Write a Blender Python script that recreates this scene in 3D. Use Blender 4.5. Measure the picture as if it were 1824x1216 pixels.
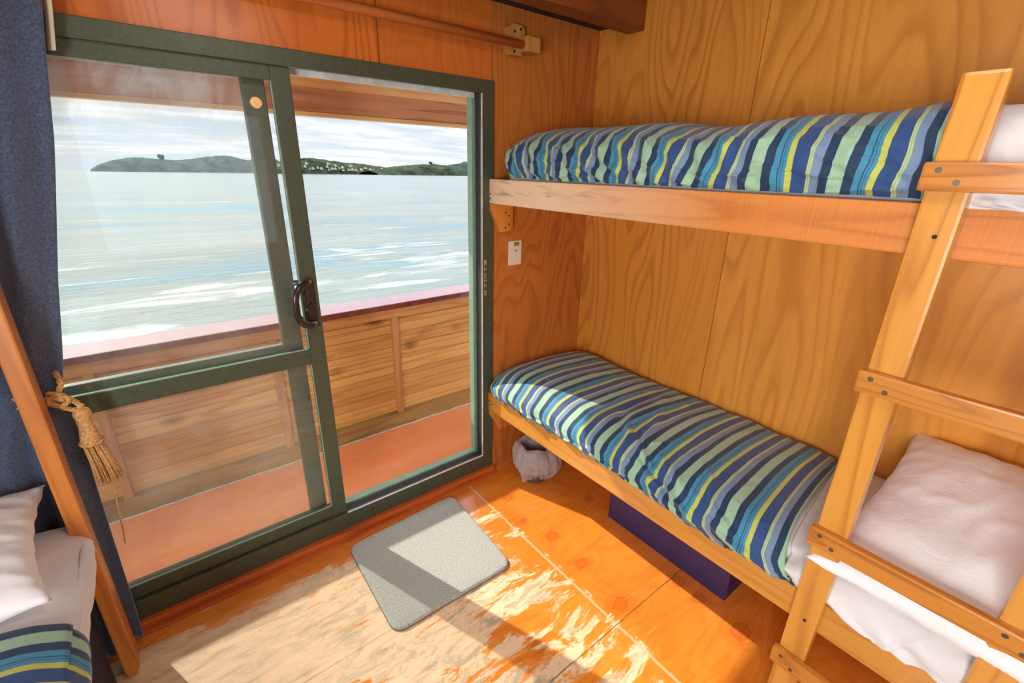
import bpy, bmesh, math, random
import numpy as np
from mathutils import Vector, Matrix, noise

for o in list(bpy.data.objects): bpy.data.objects.remove(o)
scene = bpy.context.scene
COL = scene.collection

# ------------------------------------------------------------------ camera
D = 1.837      # door wall plane (y)
XR = 1.989     # right wall plane (x)
R_ = [[0.78438662, -0.61993317, 0.02050598],
      [-0.20426363, -0.28938304, -0.93516513],
      [0.58567397, 0.72934239, -0.35361798]]
cam = bpy.data.cameras.new('camera')
cam.sensor_width = 36.0; cam.lens = 822.65 / 1824 * 36
cam.clip_start = 0.02; cam.clip_end = 6000
camo = bpy.data.objects.new('camera', cam); COL.objects.link(camo)
r, d, f = [Vector(v).normalized() for v in R_]
m = Matrix(((r.x, -d.x, -f.x, 0), (r.y, -d.y, -f.y, 0), (r.z, -d.z, -f.z, 1.65), (0, 0, 0, 1)))
camo.matrix_world = m
scene.camera = camo

scene.view_settings.view_transform = 'Standard'
scene.view_settings.look = 'None'
scene.view_settings.exposure = 0.18
scene.view_settings.gamma = 1.0
scene.view_settings.use_curve_mapping = False

def srgb(r, g, b):
    def c(v):
        v /= 255.0
        return v / 12.92 if v <= 0.04045 else ((v + 0.055) / 1.055) ** 2.4
    return (c(r), c(g), c(b), 1.0)

# ------------------------------------------------------------------ node helpers
class NT:
    def __init__(self, tree):
        self.t = tree; self.n = tree.nodes; self.l = tree.links
    def node(self, typ, **kw):
        nd = self.n.new(typ)
        for k, v in kw.items():
            if k.startswith('i_'):
                key = k[2:]
                key = int(key) if key.isdigit() else key.replace('_', ' ')
                self.put(nd.inputs[key], v)
            else: setattr(nd, k, v)
        return nd
    def put(self, sock, v):
        if isinstance(v, bpy.types.NodeSocket): self.l.new(v, sock)
        else: sock.default_value = v
    def math(self, op, a, b=None, c=None, clamp=False):
        nd = self.n.new('ShaderNodeMath'); nd.operation = op; nd.use_clamp = clamp
        self.put(nd.inputs[0], a)
        if b is not None: self.put(nd.inputs[1], b)
        if c is not None: self.put(nd.inputs[2], c)
        return nd.outputs[0]
    def mix(self, fac, a, b, blend='MIX'):
        nd = self.n.new('ShaderNodeMix'); nd.data_type = 'RGBA'; nd.blend_type = blend
        self.put(nd.inputs[0], fac); self.put(nd.inputs[6], a); self.put(nd.inputs[7], b)
        return nd.outputs[2]
    def ramp(self, fac, stops, interp='LINEAR'):
        nd = self.n.new('ShaderNodeValToRGB'); cr = nd.color_ramp; cr.interpolation = interp
        while len(cr.elements) < len(stops): cr.elements.new(0.5)
        for e, (p, c) in zip(cr.elements, stops):
            e.position = p
        for e, (p, c) in zip(cr.elements, stops):
            e.color = c if not isinstance(c, (int, float)) else (c, c, c, 1)
        self.put(nd.inputs[0], fac)
        return nd.outputs[0]
    def coords(self, kind='Object', loc=(0, 0, 0), scale=(1, 1, 1), rot=(0, 0, 0), vec=None):
        if vec is None:
            vec = self.n.new('ShaderNodeTexCoord').outputs[kind]
        mp = self.n.new('ShaderNodeMapping')
        self.l.new(vec, mp.inputs[0])
        mp.inputs[1].default_value = loc; mp.inputs[2].default_value = rot; mp.inputs[3].default_value = scale
        return mp.outputs[0]
    def noise(self, vec, scale=5, detail=2, rough=0.5, dist=0.0):
        nd = self.n.new('ShaderNodeTexNoise')
        self.l.new(vec, nd.inputs['Vector'])
        nd.inputs['Scale'].default_value = scale; nd.inputs['Detail'].default_value = detail
        nd.inputs['Roughness'].default_value = rough; nd.inputs['Distortion'].default_value = dist
        return nd.outputs['Fac']
    def bump(self, h, strength=0.3, dist=0.01):
        nd = self.n.new('ShaderNodeBump'); nd.inputs['Strength'].default_value = strength
        nd.inputs['Distance'].default_value = dist
        self.put(nd.inputs['Height'], h)
        return nd.outputs[0]

# ------------------------------------------------------------------ world: pale overcast sky with soft clouds
world = bpy.data.worlds.new('sky'); scene.world = world; world.use_nodes = True
w = NT(world.node_tree); w.n.clear()
gen = w.node('ShaderNodeTexCoord').outputs['Generated']
sep = w.node('ShaderNodeSeparateXYZ', i_0=gen)
zc = w.math('MAXIMUM', sep.outputs[2], 0.0)
den = w.math('ADD', zc, 0.13)
cx_ = w.math('DIVIDE', sep.outputs[0], den); cy_ = w.math('DIVIDE', sep.outputs[1], den)
cv = w.node('ShaderNodeCombineXYZ', i_0=cx_, i_1=cy_, i_2=0.0).outputs[0]
cl = w.noise(w.coords(vec=cv, scale=(0.55, 1.25, 1), loc=(3.1, 0.6, 0)), 1.15, 6, 0.55)
cloud = w.ramp(cl, [(0.44, 0.0), (0.50, 0.5), (0.57, 1.0)])
skyc = w.ramp(zc, [(0.0, srgb(208, 218, 226)), (0.10, srgb(192, 206, 222)), (0.30, srgb(188, 204, 224)), (1.0, srgb(170, 192, 222))])
cshade = w.ramp(w.noise(w.coords(vec=cv, scale=(0.6, 1.4, 1), loc=(7, 2, 0)), 1.7, 4, 0.5), [(0.35, srgb(214, 217, 220)), (0.6, srgb(246, 246, 244))])
colr = w.mix(cloud, skyc, cshade)
bg = w.node('ShaderNodeBackground'); w.l.new(colr, bg.inputs[0]); w.l.new(w.ramp(zc, [(0.0, 1.12), (0.12, 1.14), (0.34, 3.0), (1.0, 4.0)]), bg.inputs[1])   # overcast sky: brightest overhead
wo = w.node('ShaderNodeOutputWorld'); w.l.new(bg.outputs[0], wo.inputs[0])

# ------------------------------------------------------------------ sun and added fill lights
SUN_DIR = Vector((-0.34 * 1.35, 0.94 * 1.35, 1.0)).normalized()      # towards the sun
sun = bpy.data.lights.new('sun', 'SUN'); sun.energy = 5.0; sun.angle = math.radians(0.7); sun.color = (1.0, 0.95, 0.86)
suno = bpy.data.objects.new('sun', sun); COL.objects.link(suno)
suno.rotation_euler = SUN_DIR.to_track_quat('Z', 'Y').to_euler()

def area(name, loc, target, size, power, color, sy=None):
    L = bpy.data.lights.new(name, 'AREA'); L.energy = power; L.color = color; L.size = size
    if sy: L.shape = 'RECTANGLE'; L.size_y = sy
    o = bpy.data.objects.new(name, L); COL.objects.link(o); o.location = loc
    o.rotation_euler = (Vector(loc) - Vector(target)).to_track_quat('Z', 'Y').to_euler()
    return o
# two unseen fill lights, added to brighten the cabin from above and from the left
area('ceiling_fill_light', (0.55, 0.30, 2.40), (0.75, 0.7, 0.0), 0.7, 10, (1.0, 0.97, 0.93), 0.6)
area('side_fill_light', (-0.99, -0.22, 1.25), (1.8, 0.45, 0.72), 0.8, 60, (0.93, 0.97, 1.0), 0.9)

# ------------------------------------------------------------------ object helpers
def tag(o, label=None, cat=None, group=None, kind=None):
    if label: o['label'] = label
    if cat: o['category'] = cat
    if group: o['group'] = group
    if kind: o['kind'] = kind
    return o
def thing(name, label, cat, loc=(0, 0, 0), group=None):
    o = bpy.data.objects.new(name, None); COL.objects.link(o); o.location = loc
    o.empty_display_size = 0.05
    return tag(o, label, cat, group)
def world_loc(o):
    v = Vector((0, 0, 0))
    while o is not None: v += o.location; o = o.parent
    return v
def link(name, me, mats, parent=None, origin=None, smooth=False):
    """me is authored in world coordinates"""
    o = bpy.data.objects.new(name, me); COL.objects.link(o)
    if not isinstance(mats, (list, tuple)): mats = [mats]
    for mt in mats: me.materials.append(mt)
    base = world_loc(parent) if parent else Vector((0, 0, 0))
    org = Vector(origin) if origin is not None else base
    me.transform(Matrix.Translation(-org))
    o.location = org - base
    if parent: o.parent = parent
    if smooth:
        for p in me.polygons: p.use_smooth = True
    return o
class MB:
    def __init__(self): self.bm = bmesh.new()
    def _fin(self, geom, mi):
        for v in geom: pass
    def box(self, x0, x1, y0, y1, z0, z1, bev=0.0, mi=0, seg=2):
        b = bmesh.new(); bmesh.ops.create_cube(b, size=1)
        sx, sy, sz = x1 - x0, y1 - y0, z1 - z0
        for v in b.verts: v.co = Vector(((x0 + x1) / 2 + v.co.x * sx, (y0 + y1) / 2 + v.co.y * sy, (z0 + z1) / 2 + v.co.z * sz))
        if bev > 0:
            bmesh.ops.bevel(b, geom=b.edges[:], offset=min(bev, 0.45 * min(abs(sx), abs(sy), abs(sz))), segments=seg, affect='EDGES', profile=0.6)
        self._add(b, mi); return self
    def prism(self, pts, axis, a0, a1, bev=0.0, mi=0):
        """pts: 2-D outline; axis 0/1/2 = extrusion axis"""
        b = bmesh.new()
        def mk(p, a):
            if axis == 0: return (a, p[0], p[1])
            if axis == 1: return (p[0], a, p[1])
            return (p[0], p[1], a)
        lo = [b.verts.new(mk(p, a0)) for p in pts]; hi = [b.verts.new(mk(p, a1)) for p in pts]
        b.faces.new(lo); b.faces.new(list(reversed(hi)))
        n = len(pts)
        for i in range(n): b.faces.new((lo[i], hi[i], hi[(i + 1) % n], lo[(i + 1) % n]))
        bmesh.ops.recalc_face_normals(b, faces=b.faces[:])
        if bev > 0: bmesh.ops.bevel(b, geom=b.edges[:], offset=bev, segments=2, affect='EDGES', profile=0.6)
        self._add(b, mi); return self
    def cyl(self, p0, p1, r0, r1=None, n=20, mi=0, bev=0):
        p0 = Vector(p0); p1 = Vector(p1); r1 = r0 if r1 is None else r1
        b = bmesh.new(); L = (p1 - p0).length
        bmesh.ops.create_cone(b, cap_ends=True, segments=n, radius1=r0, radius2=r1, depth=L)
        if bev: bmesh.ops.bevel(b, geom=[e for e in b.edges if abs(e.verts[0].co.z - e.verts[1].co.z) < 1e-6], offset=bev, segments=2, affect='EDGES')
        q = (p1 - p0).to_track_quat('Z', 'Y').to_matrix().to_4x4()
        b.transform(Matrix.Translation((p0 + p1) / 2) @ q)
        for f_ in b.faces: f_.smooth = len(f_.verts) == 4
        self._add(b, mi); return self
    def tube(self, pts, rad, n=10, mi=0, closed=False):
        pts = [Vector(p) for p in pts]; b = bmesh.new(); rings = []
        N = len(pts); up = Vector((0.13, 0.21, 1)).normalized()
        for i, p in enumerate(pts):
            if closed: t = pts[(i + 1) % N] - pts[i - 1]
            else: t = pts[min(i + 1, N - 1)] - pts[max(i - 1, 0)]
            t.normalize(); a = t.cross(up)
            if a.length < 1e-3: a = t.cross(Vector((1, 0, 0)))
            a.normalize(); c = a.cross(t).normalized(); up = c
            rr = rad[i] if isinstance(rad, list) else rad
            rx, ry = rr if isinstance(rr, tuple) else (rr, rr)
            rings.append([b.verts.new(p + a * rx * math.cos(2 * math.pi * k / n) + c * ry * math.sin(2 * math.pi * k / n)) for k in range(n)])
        M = N if closed else N - 1
        for i in range(M):
            A = rings[i]; B = rings[(i + 1) % N]
            for k in range(n):
                f_ = b.faces.new((A[k], A[(k + 1) % n], B[(k + 1) % n], B[k])); f_.smooth = True
        if not closed: b.faces.new(list(reversed(rings[0]))); b.faces.new(rings[-1])
        bmesh.ops.recalc_face_normals(b, faces=b.faces[:])
        self._add(b, mi); return self
    def lathe(self, prof, c, n=32, mi=0, axis=2):
        b = bmesh.new(); rings = []
        for (rr, h) in prof:
            ring = []
            for k in range(n):
                a = 2 * math.pi * k / n
                v = (rr * math.cos(a), rr * math.sin(a), h)
                if axis == 1: v = (v[0], v[2], v[1])
                if axis == 0: v = (v[2], v[0], v[1])
                ring.append(b.verts.new(Vector(c) + Vector(v)))
            rings.append(ring)
        for A, B in zip(rings, rings[1:]):
            for k in range(n):
                f_ = b.faces.new((A[k], A[(k + 1) % n], B[(k + 1) % n], B[k])); f_.smooth = True
        b.faces.new(rings[0]); b.faces.new(rings[-1])
        bmesh.ops.remove_doubles(b, verts=b.verts[:], dist=1e-6)
        bmesh.ops.recalc_face_normals(b, faces=b.faces[:])
        self._add(b, mi); return self
    def _add(self, b, mi):
        for f_ in b.faces: f_.material_index = mi
        tmp = bpy.data.meshes.new('t'); b.to_mesh(tmp); b.free(); self.bm.from_mesh(tmp); bpy.data.meshes.remove(tmp)
    def build(self, name, mats, parent=None, origin=None):
        me = bpy.data.meshes.new(name); self.bm.to_mesh(me); self.bm.free()
        return link(name, me, mats, parent, origin)
def grid_mesh(name, P, UV=None, closed_u=False):
    """P[i][j] -> position"""
    ni, nj = len(P), len(P[0]); verts = [tuple(P[i][j]) for i in range(ni) for j in range(nj)]; faces = []
    for i in range(ni if closed_u else ni - 1):
        for j in range(nj - 1):
            i2 = (i + 1) % ni
            faces.append((i * nj + j, i2 * nj + j, i2 * nj + j + 1, i * nj + j + 1))
    me = bpy.data.meshes.new(name); me.from_pydata(verts, [], faces); me.update()
    if UV is not None:
        uv = me.uv_layers.new(name='UVMap')
        for l in me.loops:
            i, j = divmod(l.vertex_index, nj); uv.data[l.index].uv = UV[i][j]
    return me

def fbm(x, y, z, o=3):
    return noise.fractal(Vector((x, y, z)), 1.0, 2.0, o)

# ------------------------------------------------------------------ materials
def new_mat(name):
    mt = bpy.data.materials.new(name); mt.use_nodes = True
    t = NT(mt.node_tree); bs = t.n['Principled BSDF']
    return mt, t, bs
def plain(name, col, rough=0.5, metal=0.0, bumps=None, var=0.06, coat=0.0, vs=20):
    mt, t, bs = new_mat(name)
    v = t.coords('Object')
    nz = t.noise(v, vs, 3, 0.6)
    c2 = tuple(min(1, c * (1 + var * 3)) for c in col[:3]) + (1,); c1 = tuple(c * (1 - var * 3) for c in col[:3]) + (1,)
    t.l.new(t.ramp(nz, [(0.3, c1), (0.7, c2)]), bs.inputs['Base Color'])
    bs.inputs['Roughness'].default_value = rough; bs.inputs['Metallic'].default_value = metal
    bs.inputs['Coat Weight'].default_value = coat
    if bumps:
        t.l.new(t.bump(t.noise(v, bumps[0], 3, 0.6), bumps[1], bumps[2]), bs.inputs['Normal'])
    return mt
def wood(name, light, dark, axis=1, off=(0, 0, 0), bands=9, scale=7.0, rough=0.35, coat=0.25, fine=0.25, stretch=0.10, knots=0.0, bump=0.15):
    mt, t, bs = new_mat(name)
    sc = [1.0, 1.0, 1.0]; sc[axis] = stretch
    v = t.coords('Object', loc=off, scale=sc)
    n1 = t.noise(v, scale, 2, 0.45, 0.15)
    band = t.math('FRACT', t.math('MULTIPLY', n1, float(bands)))
    ring = t.ramp(band, [(0.0, 0.25), (0.12, 0.0), (0.62, 0.15), (0.90, 1.0), (1.0, 0.25)])
    sf = [70.0, 70.0, 70.0]; sf[axis] = 2.5
    fib = t.noise(t.coords('Object', loc=off, scale=sf), 1.0, 3, 0.6)
    tone = t.noise(t.coords('Object', loc=off, scale=sc), scale * 0.35, 2, 0.5)
    fac = t.math('MULTIPLY', ring, t.math('ADD', 0.35, t.math('MULTIPLY', tone, 0.9)))
    c = t.mix(t.math('MULTIPLY', fac, 0.85, clamp=True), light, dark)
    mid = tuple(l * 0.72 for l in light[:3]) + (1,)
    c = t.mix(t.math('MULTIPLY', t.ramp(fib, [(0.4, 0.0), (0.7, 1.0)]), fine), c, mid)
    c = t.mix(t.ramp(tone, [(0.35, 0.35), (0.65, 0.0)]), c, tuple(l * 0.7 for l in light[:3]) + (1,))
    if knots > 0:
        kv = t.n.new('ShaderNodeTexVoronoi'); kv.inputs['Scale'].default_value = 1.0
        ks = [4.0, 4.0, 4.0]; ks[axis] = 2.0
        t.l.new(t.coords('Object', loc=off, scale=ks), kv.inputs['Vector'])
        km = t.ramp(kv.outputs['Distance'], [(0.05, 1.0), (0.10, 0.55), (0.17, 0.0)])
        c = t.mix(t.math('MULTIPLY', km, knots), c, tuple(l * 0.35 for l in dark[:3]) + (1,))
    t.l.new(c, bs.inputs['Base Color'])
    bs.inputs['Roughness'].default_value = rough; bs.inputs['Coat Weight'].default_value = coat
    bs.inputs['Coat Roughness'].default_value = 0.18
    t.l.new(t.bump(fib, bump, 0.002), bs.inputs['Normal'])
    return mt

PINE_L, PINE_D = srgb(228, 158, 66), srgb(176, 100, 32)
M = {}
M['pine_y'] = wood('varnished_pine_y', PINE_L, PINE_D, 1, (3, 1, 2), rough=0.28, coat=0.4)
M['pine_z'] = wood('varnished_pine_z', PINE_L, PINE_D, 2, (1, 4, 2), rough=0.28, coat=0.4)
M['rung'] = wood('rung_pine', srgb(212, 136, 52), srgb(146, 76, 24), 1, (2, 7, 5), bands=14, scale=9, rough=0.3, coat=0.4)
M['post'] = wood('post_pine', srgb(226, 142, 62), srgb(180, 96, 36), 2, (5, 2, 9), bands=6, rough=0.33, coat=0.3)
M['trim'] = wood('threshold_wood', srgb(212, 104, 40), srgb(130, 56, 22), 0, (1, 1, 1), bands=6, rough=0.4, coat=0.3)
M['dowel'] = wood('dowel_wood', srgb(216, 128, 66), srgb(176, 88, 40), 0, (4, 1, 1), bands=5, rough=0.35)
M['block'] = wood('block_wood', srgb(206, 146, 72), srgb(170, 110, 50), 2, (4, 6, 1), bands=4, rough=0.5, coat=0.0)
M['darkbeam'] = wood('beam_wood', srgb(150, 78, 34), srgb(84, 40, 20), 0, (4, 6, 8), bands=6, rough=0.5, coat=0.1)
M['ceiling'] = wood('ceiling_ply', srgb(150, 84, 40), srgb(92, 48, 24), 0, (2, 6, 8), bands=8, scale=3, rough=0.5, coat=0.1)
M['ext_beam'] = wood('eave_beam_wood', srgb(214, 156, 116), srgb(160, 104, 72), 0, (1, 9, 3), bands=7, scale=8, rough=0.7, coat=0, knots=0.7)
M['ext_pale'] = wood('eave_pale_lit_wood', srgb(250, 206, 146), srgb(232, 176, 112), 0, (1, 9, 3), bands=5, scale=8, rough=0.6, coat=0)  # deck bounce on the soffit edge is put into this pale tone
M['batten'] = wood('batten_wood', srgb(214, 154, 94), srgb(170, 112, 62), 2, (1, 3, 3), bands=5, rough=0.7, coat=0)
M['kick'] = wood('kick_board_wood', srgb(176, 140, 80), srgb(134, 100, 54), 0, (6, 3, 3), bands=5, rough=0.7, coat=0)
M['toprail'] = wood('bulwark_rail_wood', srgb(236, 166, 98), srgb(180, 112, 58), 0, (6, 9, 3), bands=6, rough=0.6, coat=0)
M['cap'] = plain('cap_paint', srgb(132, 66, 58), 0.28, coat=0.6)

def upper_rail_mat():
    # sawn board: skylight from the door painted in as paling, fine cross saw marks, dark smear along the middle
    mt = wood('sawn_rail', srgb(224, 136, 56), srgb(170, 90, 34), 1, (3, 5, 2), bands=7, scale=8, rough=0.6, coat=0.05)
    t = NT(mt.node_tree); bs = t.n['Principled BSDF']
    src = bs.inputs['Base Color'].links[0].from_socket
    tc = t.n.new('ShaderNodeTexCoord').outputs['Object']
    sp = t.node('ShaderNodeSeparateXYZ', i_0=tc)
    saw = t.noise(t.coords(vec=tc, scale=(1, 190, 3)), 1.0, 2, 0.6)
    pale = t.math('MULTIPLY', t.ramp(t.math('DIVIDE', t.math('ADD', sp.outputs[1], 1.2), 2.0), [(0.34, 0.0), (0.72, 1.0)]), 0.9)
    c = t.mix(pale, src, srgb(246, 214, 176))
    c = t.mix(t.math('MULTIPLY', t.ramp(saw, [(0.45, 0.0), (0.7, 1.0)]), 0.16), c, srgb(244, 180, 104))
    sm = t.noise(t.coords(vec=tc, scale=(1, 3.2, 22), loc=(0, 0, 2.0)), 1.0, 4, 0.6, 0.4)
    c = t.mix(t.math('MULTIPLY', t.ramp(sm, [(0.54, 0.0), (0.68, 1.0)]), t.math('MULTIPLY', pale, 0.75)), c, srgb(120, 80, 56))
    t.l.new(c, bs.inputs['Base Color'])
    return mt
M['upper_rail'] = upper_rail_mat()

def ply(name, light, dark, off, axis=2, hor=1, scale=2.6, bands=20, rough=0.38):
    """rotary-cut plywood: wandering cathedral figure"""
    mt, t, bs = new_mat(name)
    sc = [1.0, 1.0, 1.0]; sc[axis] = 0.20
    v = t.coords('Object', loc=off, scale=sc)
    n1 = t.noise(v, scale, 2.5, 0.40, 0.12)
    band = t.math('FRACT', t.math('MULTIPLY', n1, float(bands)))
    ring = t.ramp(band, [(0.0, 0.5), (0.10, 0.05), (0.55, 0.10), (0.82, 0.75), (0.93, 1.0), (1.0, 0.5)])
    big = t.noise(t.coords('Object', loc=(off[0] + 5, off[1], off[2]), scale=sc), 1.6, 2, 0.5)
    amp = t.ramp(big, [(0.35, 0.15), (0.65, 0.75)])
    sf = [45.0, 45.0, 45.0]; sf[axis] = 3.0
    fib = t.noise(t.coords('Object', loc=off, scale=sf), 1.0, 3, 0.65)
    c = t.mix(t.math('MULTIPLY', ring, amp, clamp=True), light, dark)
    c = t.mix(t.math('MULTIPLY', t.ramp(fib, [(0.38, 0.0), (0.72, 1.0)]), 0.28), c, tuple(x * 0.6 for x in light[:3]) + (1,))
    t.l.new(c, bs.inputs['Base Color'])
    bs.inputs['Roughness'].default_value = rough
    bs.inputs['Coat Weight'].default_value = 0.08; bs.inputs['Coat Roughness'].default_value = 0.22; bs.inputs['Specular IOR Level'].default_value = 0.3
    t.l.new(t.bump(fib, 0.12, 0.002), bs.inputs['Normal'])
    return mt
WL, WD = srgb(232, 152, 60), srgb(176, 98, 30)
M['ply_a'] = ply('ply_right_far', WL, WD, (0, 2.3, 7.7), scale=2.8)
M['ply_b'] = ply('ply_right_near', srgb(240, 162, 68), srgb(190, 112, 38), (0, 5.1, 1.2), scale=2.3)
M['ply_c'] = ply('ply_right_last', WL, WD, (0, 8.6, 4.4))
FL, FD = srgb(206, 122, 52), srgb(140, 70, 28)
M['ply_d'] = ply('ply_door_right', FL, FD, (4.3, 0, 2.9), scale=3.0)
M['ply_e'] = ply('ply_door_above', srgb(214, 118, 48), srgb(160, 76, 30), (1.7, 0, 0.4), scale=3.4, rough=0.25)
M['ply_f'] = ply('ply_door_above_left', srgb(222, 124, 50), srgb(176, 84, 32), (9.7, 0, 0.4), scale=3.0, rough=0.22)
M['ply_g'] = ply('ply_other_walls', FL, FD, (9.7, 3, 0.4))
M['dark_gap'] = plain('dark_gap', srgb(46, 26, 18), 0.9)

def floor_mat():
    mt, t, bs = new_mat('worn_varnished_floor')
    tc = t.n.new('ShaderNodeTexCoord').outputs['Object']
    sp = t.node('ShaderNodeSeparateXYZ', i_0=tc); X, Y = sp.outputs[0], sp.outputs[1]
    v = t.coords(vec=tc, scale=(0.35, 1.0, 1.0), loc=(2, 1, 0))
    band = t.math('FRACT', t.math('MULTIPLY', t.noise(v, 4.0, 2.5, 0.5, 0.4), 12.0))
    ring = t.ramp(band, [(0.0, 0.3), (0.15, 0.0), (0.6, 0.15), (0.9, 1.0), (1.0, 0.3)])
    fib = t.noise(t.coords(vec=tc, scale=(5, 60, 1)), 1.0, 3, 0.6)
    c = t.mix(t.math('MULTIPLY', ring, 0.35), srgb(232, 138, 44), srgb(196, 92, 24))
    c = t.mix(t.math('MULTIPLY', t.ramp(fib, [(0.4, 0.0), (0.7, 1.0)]), 0.3), c, srgb(244, 160, 70))
    tone = t.noise(t.coords(vec=tc), 2.2, 3, 0.5)
    c = t.mix(t.ramp(tone, [(0.35, 0.45), (0.6, 0.0)]), c, srgb(206, 100, 30))
    # knots
    knots = [(1.50, .425, .048), (1.226, .787, .036), (1.507, .606, .03), (1.515, .704, .034), (1.259, 1.572, .030), (1.248, 1.027, .034),
             (1.258, 1.221, .036), (1.209, 1.385, .020), (.60, 1.085, .030), (.846, .856, .034), (1.785, 1.264, .03), (1.60, 1.30, .02), (.656, .72, .03), (0.98, 1.62, .02)]
    kmask = None; kring = None
    for (kx, ky, kr) in knots:
        dx = t.math('SUBTRACT', X, kx); dy = t.math('SUBTRACT', Y, ky)
        dd = t.math('SQRT', t.math('ADD', t.math('MULTIPLY', dx, dx), t.math('MULTIPLY', t.math('MULTIPLY', dy, dy), 1.5)))
        nd = t.math('DIVIDE', dd, kr)
        kmask = nd if kmask is None else t.math('MINIMUM', kmask, nd)
    wob = t.math('ADD', kmask, t.math('MULTIPLY', t.noise(t.coords(vec=tc), 22, 4, 0.6), 1.1))
    c = t.mix(t.ramp(t.math('DIVIDE', wob, 4.0), [(0.0, 0.6), (0.22, 0.45), (0.36, 0.55), (0.40, 0.10), (0.45, 0.32), (0.50, 0.06), (0.57, 0.18), (0.64, 0.0)]), c, srgb(176, 74, 26))
    # wear: varnish gone, bare pale ply underneath; streaky along x
    wv = t.coords(vec=tc, scale=(0.50, 1.55, 1), loc=(0.7, 0.3, 0))
    wn = t.noise(wv, 6.5, 10, 0.70, 0.5)
    streak = t.noise(t.coords(vec=tc, scale=(6, 38, 1), loc=(2, 3, 0)), 1.0, 5, 0.65, 0.6)
    wn = t.math('ADD', wn, t.math('MULTIPLY', t.math('SUBTRACT', streak, 0.5), 0.22))
    fall = t.ramp(t.math('DIVIDE', t.math('ADD', X, 0.5), 2.0), [(0.0, 0.20), (0.45, 0.13), (0.68, 0.06), (0.79, 0.03), (0.86, -0.0), (0.87, 0.0)])
    # signed bias: strong left, none right
    bias = t.node('ShaderNodeMapRange', i_0=X, i_1=-0.3, i_2=1.2, i_3=0.23, i_4=-0.03); bias.clamp = False
    bright = t.math('GREATER_THAN', X, 1.165)
    biasv = t.math('SUBTRACT', bias.outputs[0], t.math('MULTIPLY', bright, 0.14))
    ybias = t.node('ShaderNodeMapRange', i_0=Y, i_1=1.55, i_2=1.75, i_3=0.0, i_4=-0.22)
    biasv = t.math('ADD', biasv, ybias.outputs[0])
    wear = t.ramp(t.math('ADD', wn, biasv), [(0.522, 0.0), (0.535, 1.0)])
    edge = t.ramp(t.math('ADD', wn, biasv), [(0.48, 0.0), (0.53, 1.0), (0.56, 0.0)])
    bare = t.ramp(t.noise(t.coords(vec=tc, scale=(2.5, 16, 1)), 2.0, 5, 0.6, 0.5), [(0.28, srgb(196, 164, 120)), (0.45, srgb(232, 198, 156)), (0.7, srgb(244, 208, 164))])
    c = t.mix(t.math('MULTIPLY', edge, 0.4), c, srgb(250, 190, 120))
    c = t.mix(wear, c, bare)
    grey = t.ramp(t.noise(t.coords(vec=tc, scale=(1.2, 2.5, 1), loc=(4, 4, 0)), 7, 7, 0.75, 0.8), [(0.50, 0.0), (0.58, 1.0)])
    gx = t.node('ShaderNodeMapRange', i_0=X, i_1=0.1, i_2=0.7, i_3=0.35, i_4=1.0)
    grey = t.math('MULTIPLY', grey, gx.outputs[0])
    c = t.mix(t.math('MULTIPLY', t.math('MULTIPLY', grey, wear), 0.75), c, srgb(164, 150, 122))
    # sheet seams
    s1 = t.math('LESS_THAN', t.math('ABSOLUTE', t.math('SUBTRACT', X, t.math('ADD', 1.143, t.math('MULTIPLY', t.math('SUBTRACT', fib, 0.5), 0.012)))), 0.006)
    s2a = t.math('LESS_THAN', t.math('ABSOLUTE', t.math('SUBTRACT', Y, t.math('ADD', 0.735, t.math('MULTIPLY', t.math('SUBTRACT', wn, 0.5), 0.02)))), 0.0022)
    s2b = t.math('LESS_THAN', t.math('ABSOLUTE', t.math('SUBTRACT', Y, 1.245)), 0.0018)
    s2b = t.math('MULTIPLY', s2b, t.math('LESS_THAN', X, 1.143))
    c = t.mix(t.math('MULTIPLY', s1, 0.8), c, srgb(214, 178, 134))
    c = t.mix(t.math('MULTIPLY', s2a, 0.75), c, srgb(96, 56, 34))
    c = t.mix(t.math('MULTIPLY', s2b, 0.5), c, srgb(150, 100, 66))
    # scratches
    sc = t.ramp(t.noise(t.coords(vec=tc, scale=(3, 55, 1), rot=(0, 0, 0.5)), 1.3, 2, 0.5), [(0.70, 0.0), (0.73, 1.0)])
    c = t.mix(t.math('MULTIPLY', sc, 0.3), c, srgb(252, 190, 110))
    t.l.new(c, bs.inputs['Base Color'])
    rg = t.math('ADD', 0.24, t.math('MULTIPLY', wear, 0.35))
    t.l.new(rg, bs.inputs['Roughness'])
    t.l.new(t.math('MULTIPLY', t.math('SUBTRACT', 1.0, wear), 0.4), bs.inputs['Coat Weight']); bs.inputs['Coat Roughness'].default_value = 0.15
    t.l.new(t.bump(t.math('ADD', t.math('MULTIPLY', wear, -0.6), t.math('MULTIPLY', fib, 0.3)), 0.35, 0.003), bs.inputs['Normal'])
    return mt
M['floor'] = floor_mat()

M['alu'] = plain('green_aluminium', srgb(82, 90, 70), 0.38, 0.3, var=0.05, vs=90)
M['alu_in'] = plain('green_aluminium_outer', srgb(140, 176, 150), 0.4, 0.1, var=0.04)
M['rubber'] = plain('track_black', srgb(48, 42, 42), 0.7)
M['seal'] = plain('white_seal', srgb(225, 228, 224), 0.4)
M['handle'] = plain('handle_bronze', srgb(62, 52, 52), 0.28, 0.5, coat=0.5)
M['steel'] = plain('screw_steel', srgb(120, 112, 96), 0.35, 0.8)
M['hole'] = plain('nail_hole', srgb(40, 26, 20), 0.8)
M['white_pl'] = plain('switch_plastic', srgb(236, 222, 204), 0.4, var=0.01)
M['green_st'] = plain('green_sticker', srgb(150, 165, 50), 0.5, var=0.02)
M['strike'] = plain('strike_metal', srgb(206, 202, 196), 0.3, 0.7)
M['rope'] = plain('gold_rope', srgb(206, 158, 96), 0.75, var=0.12, vs=120)

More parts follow.
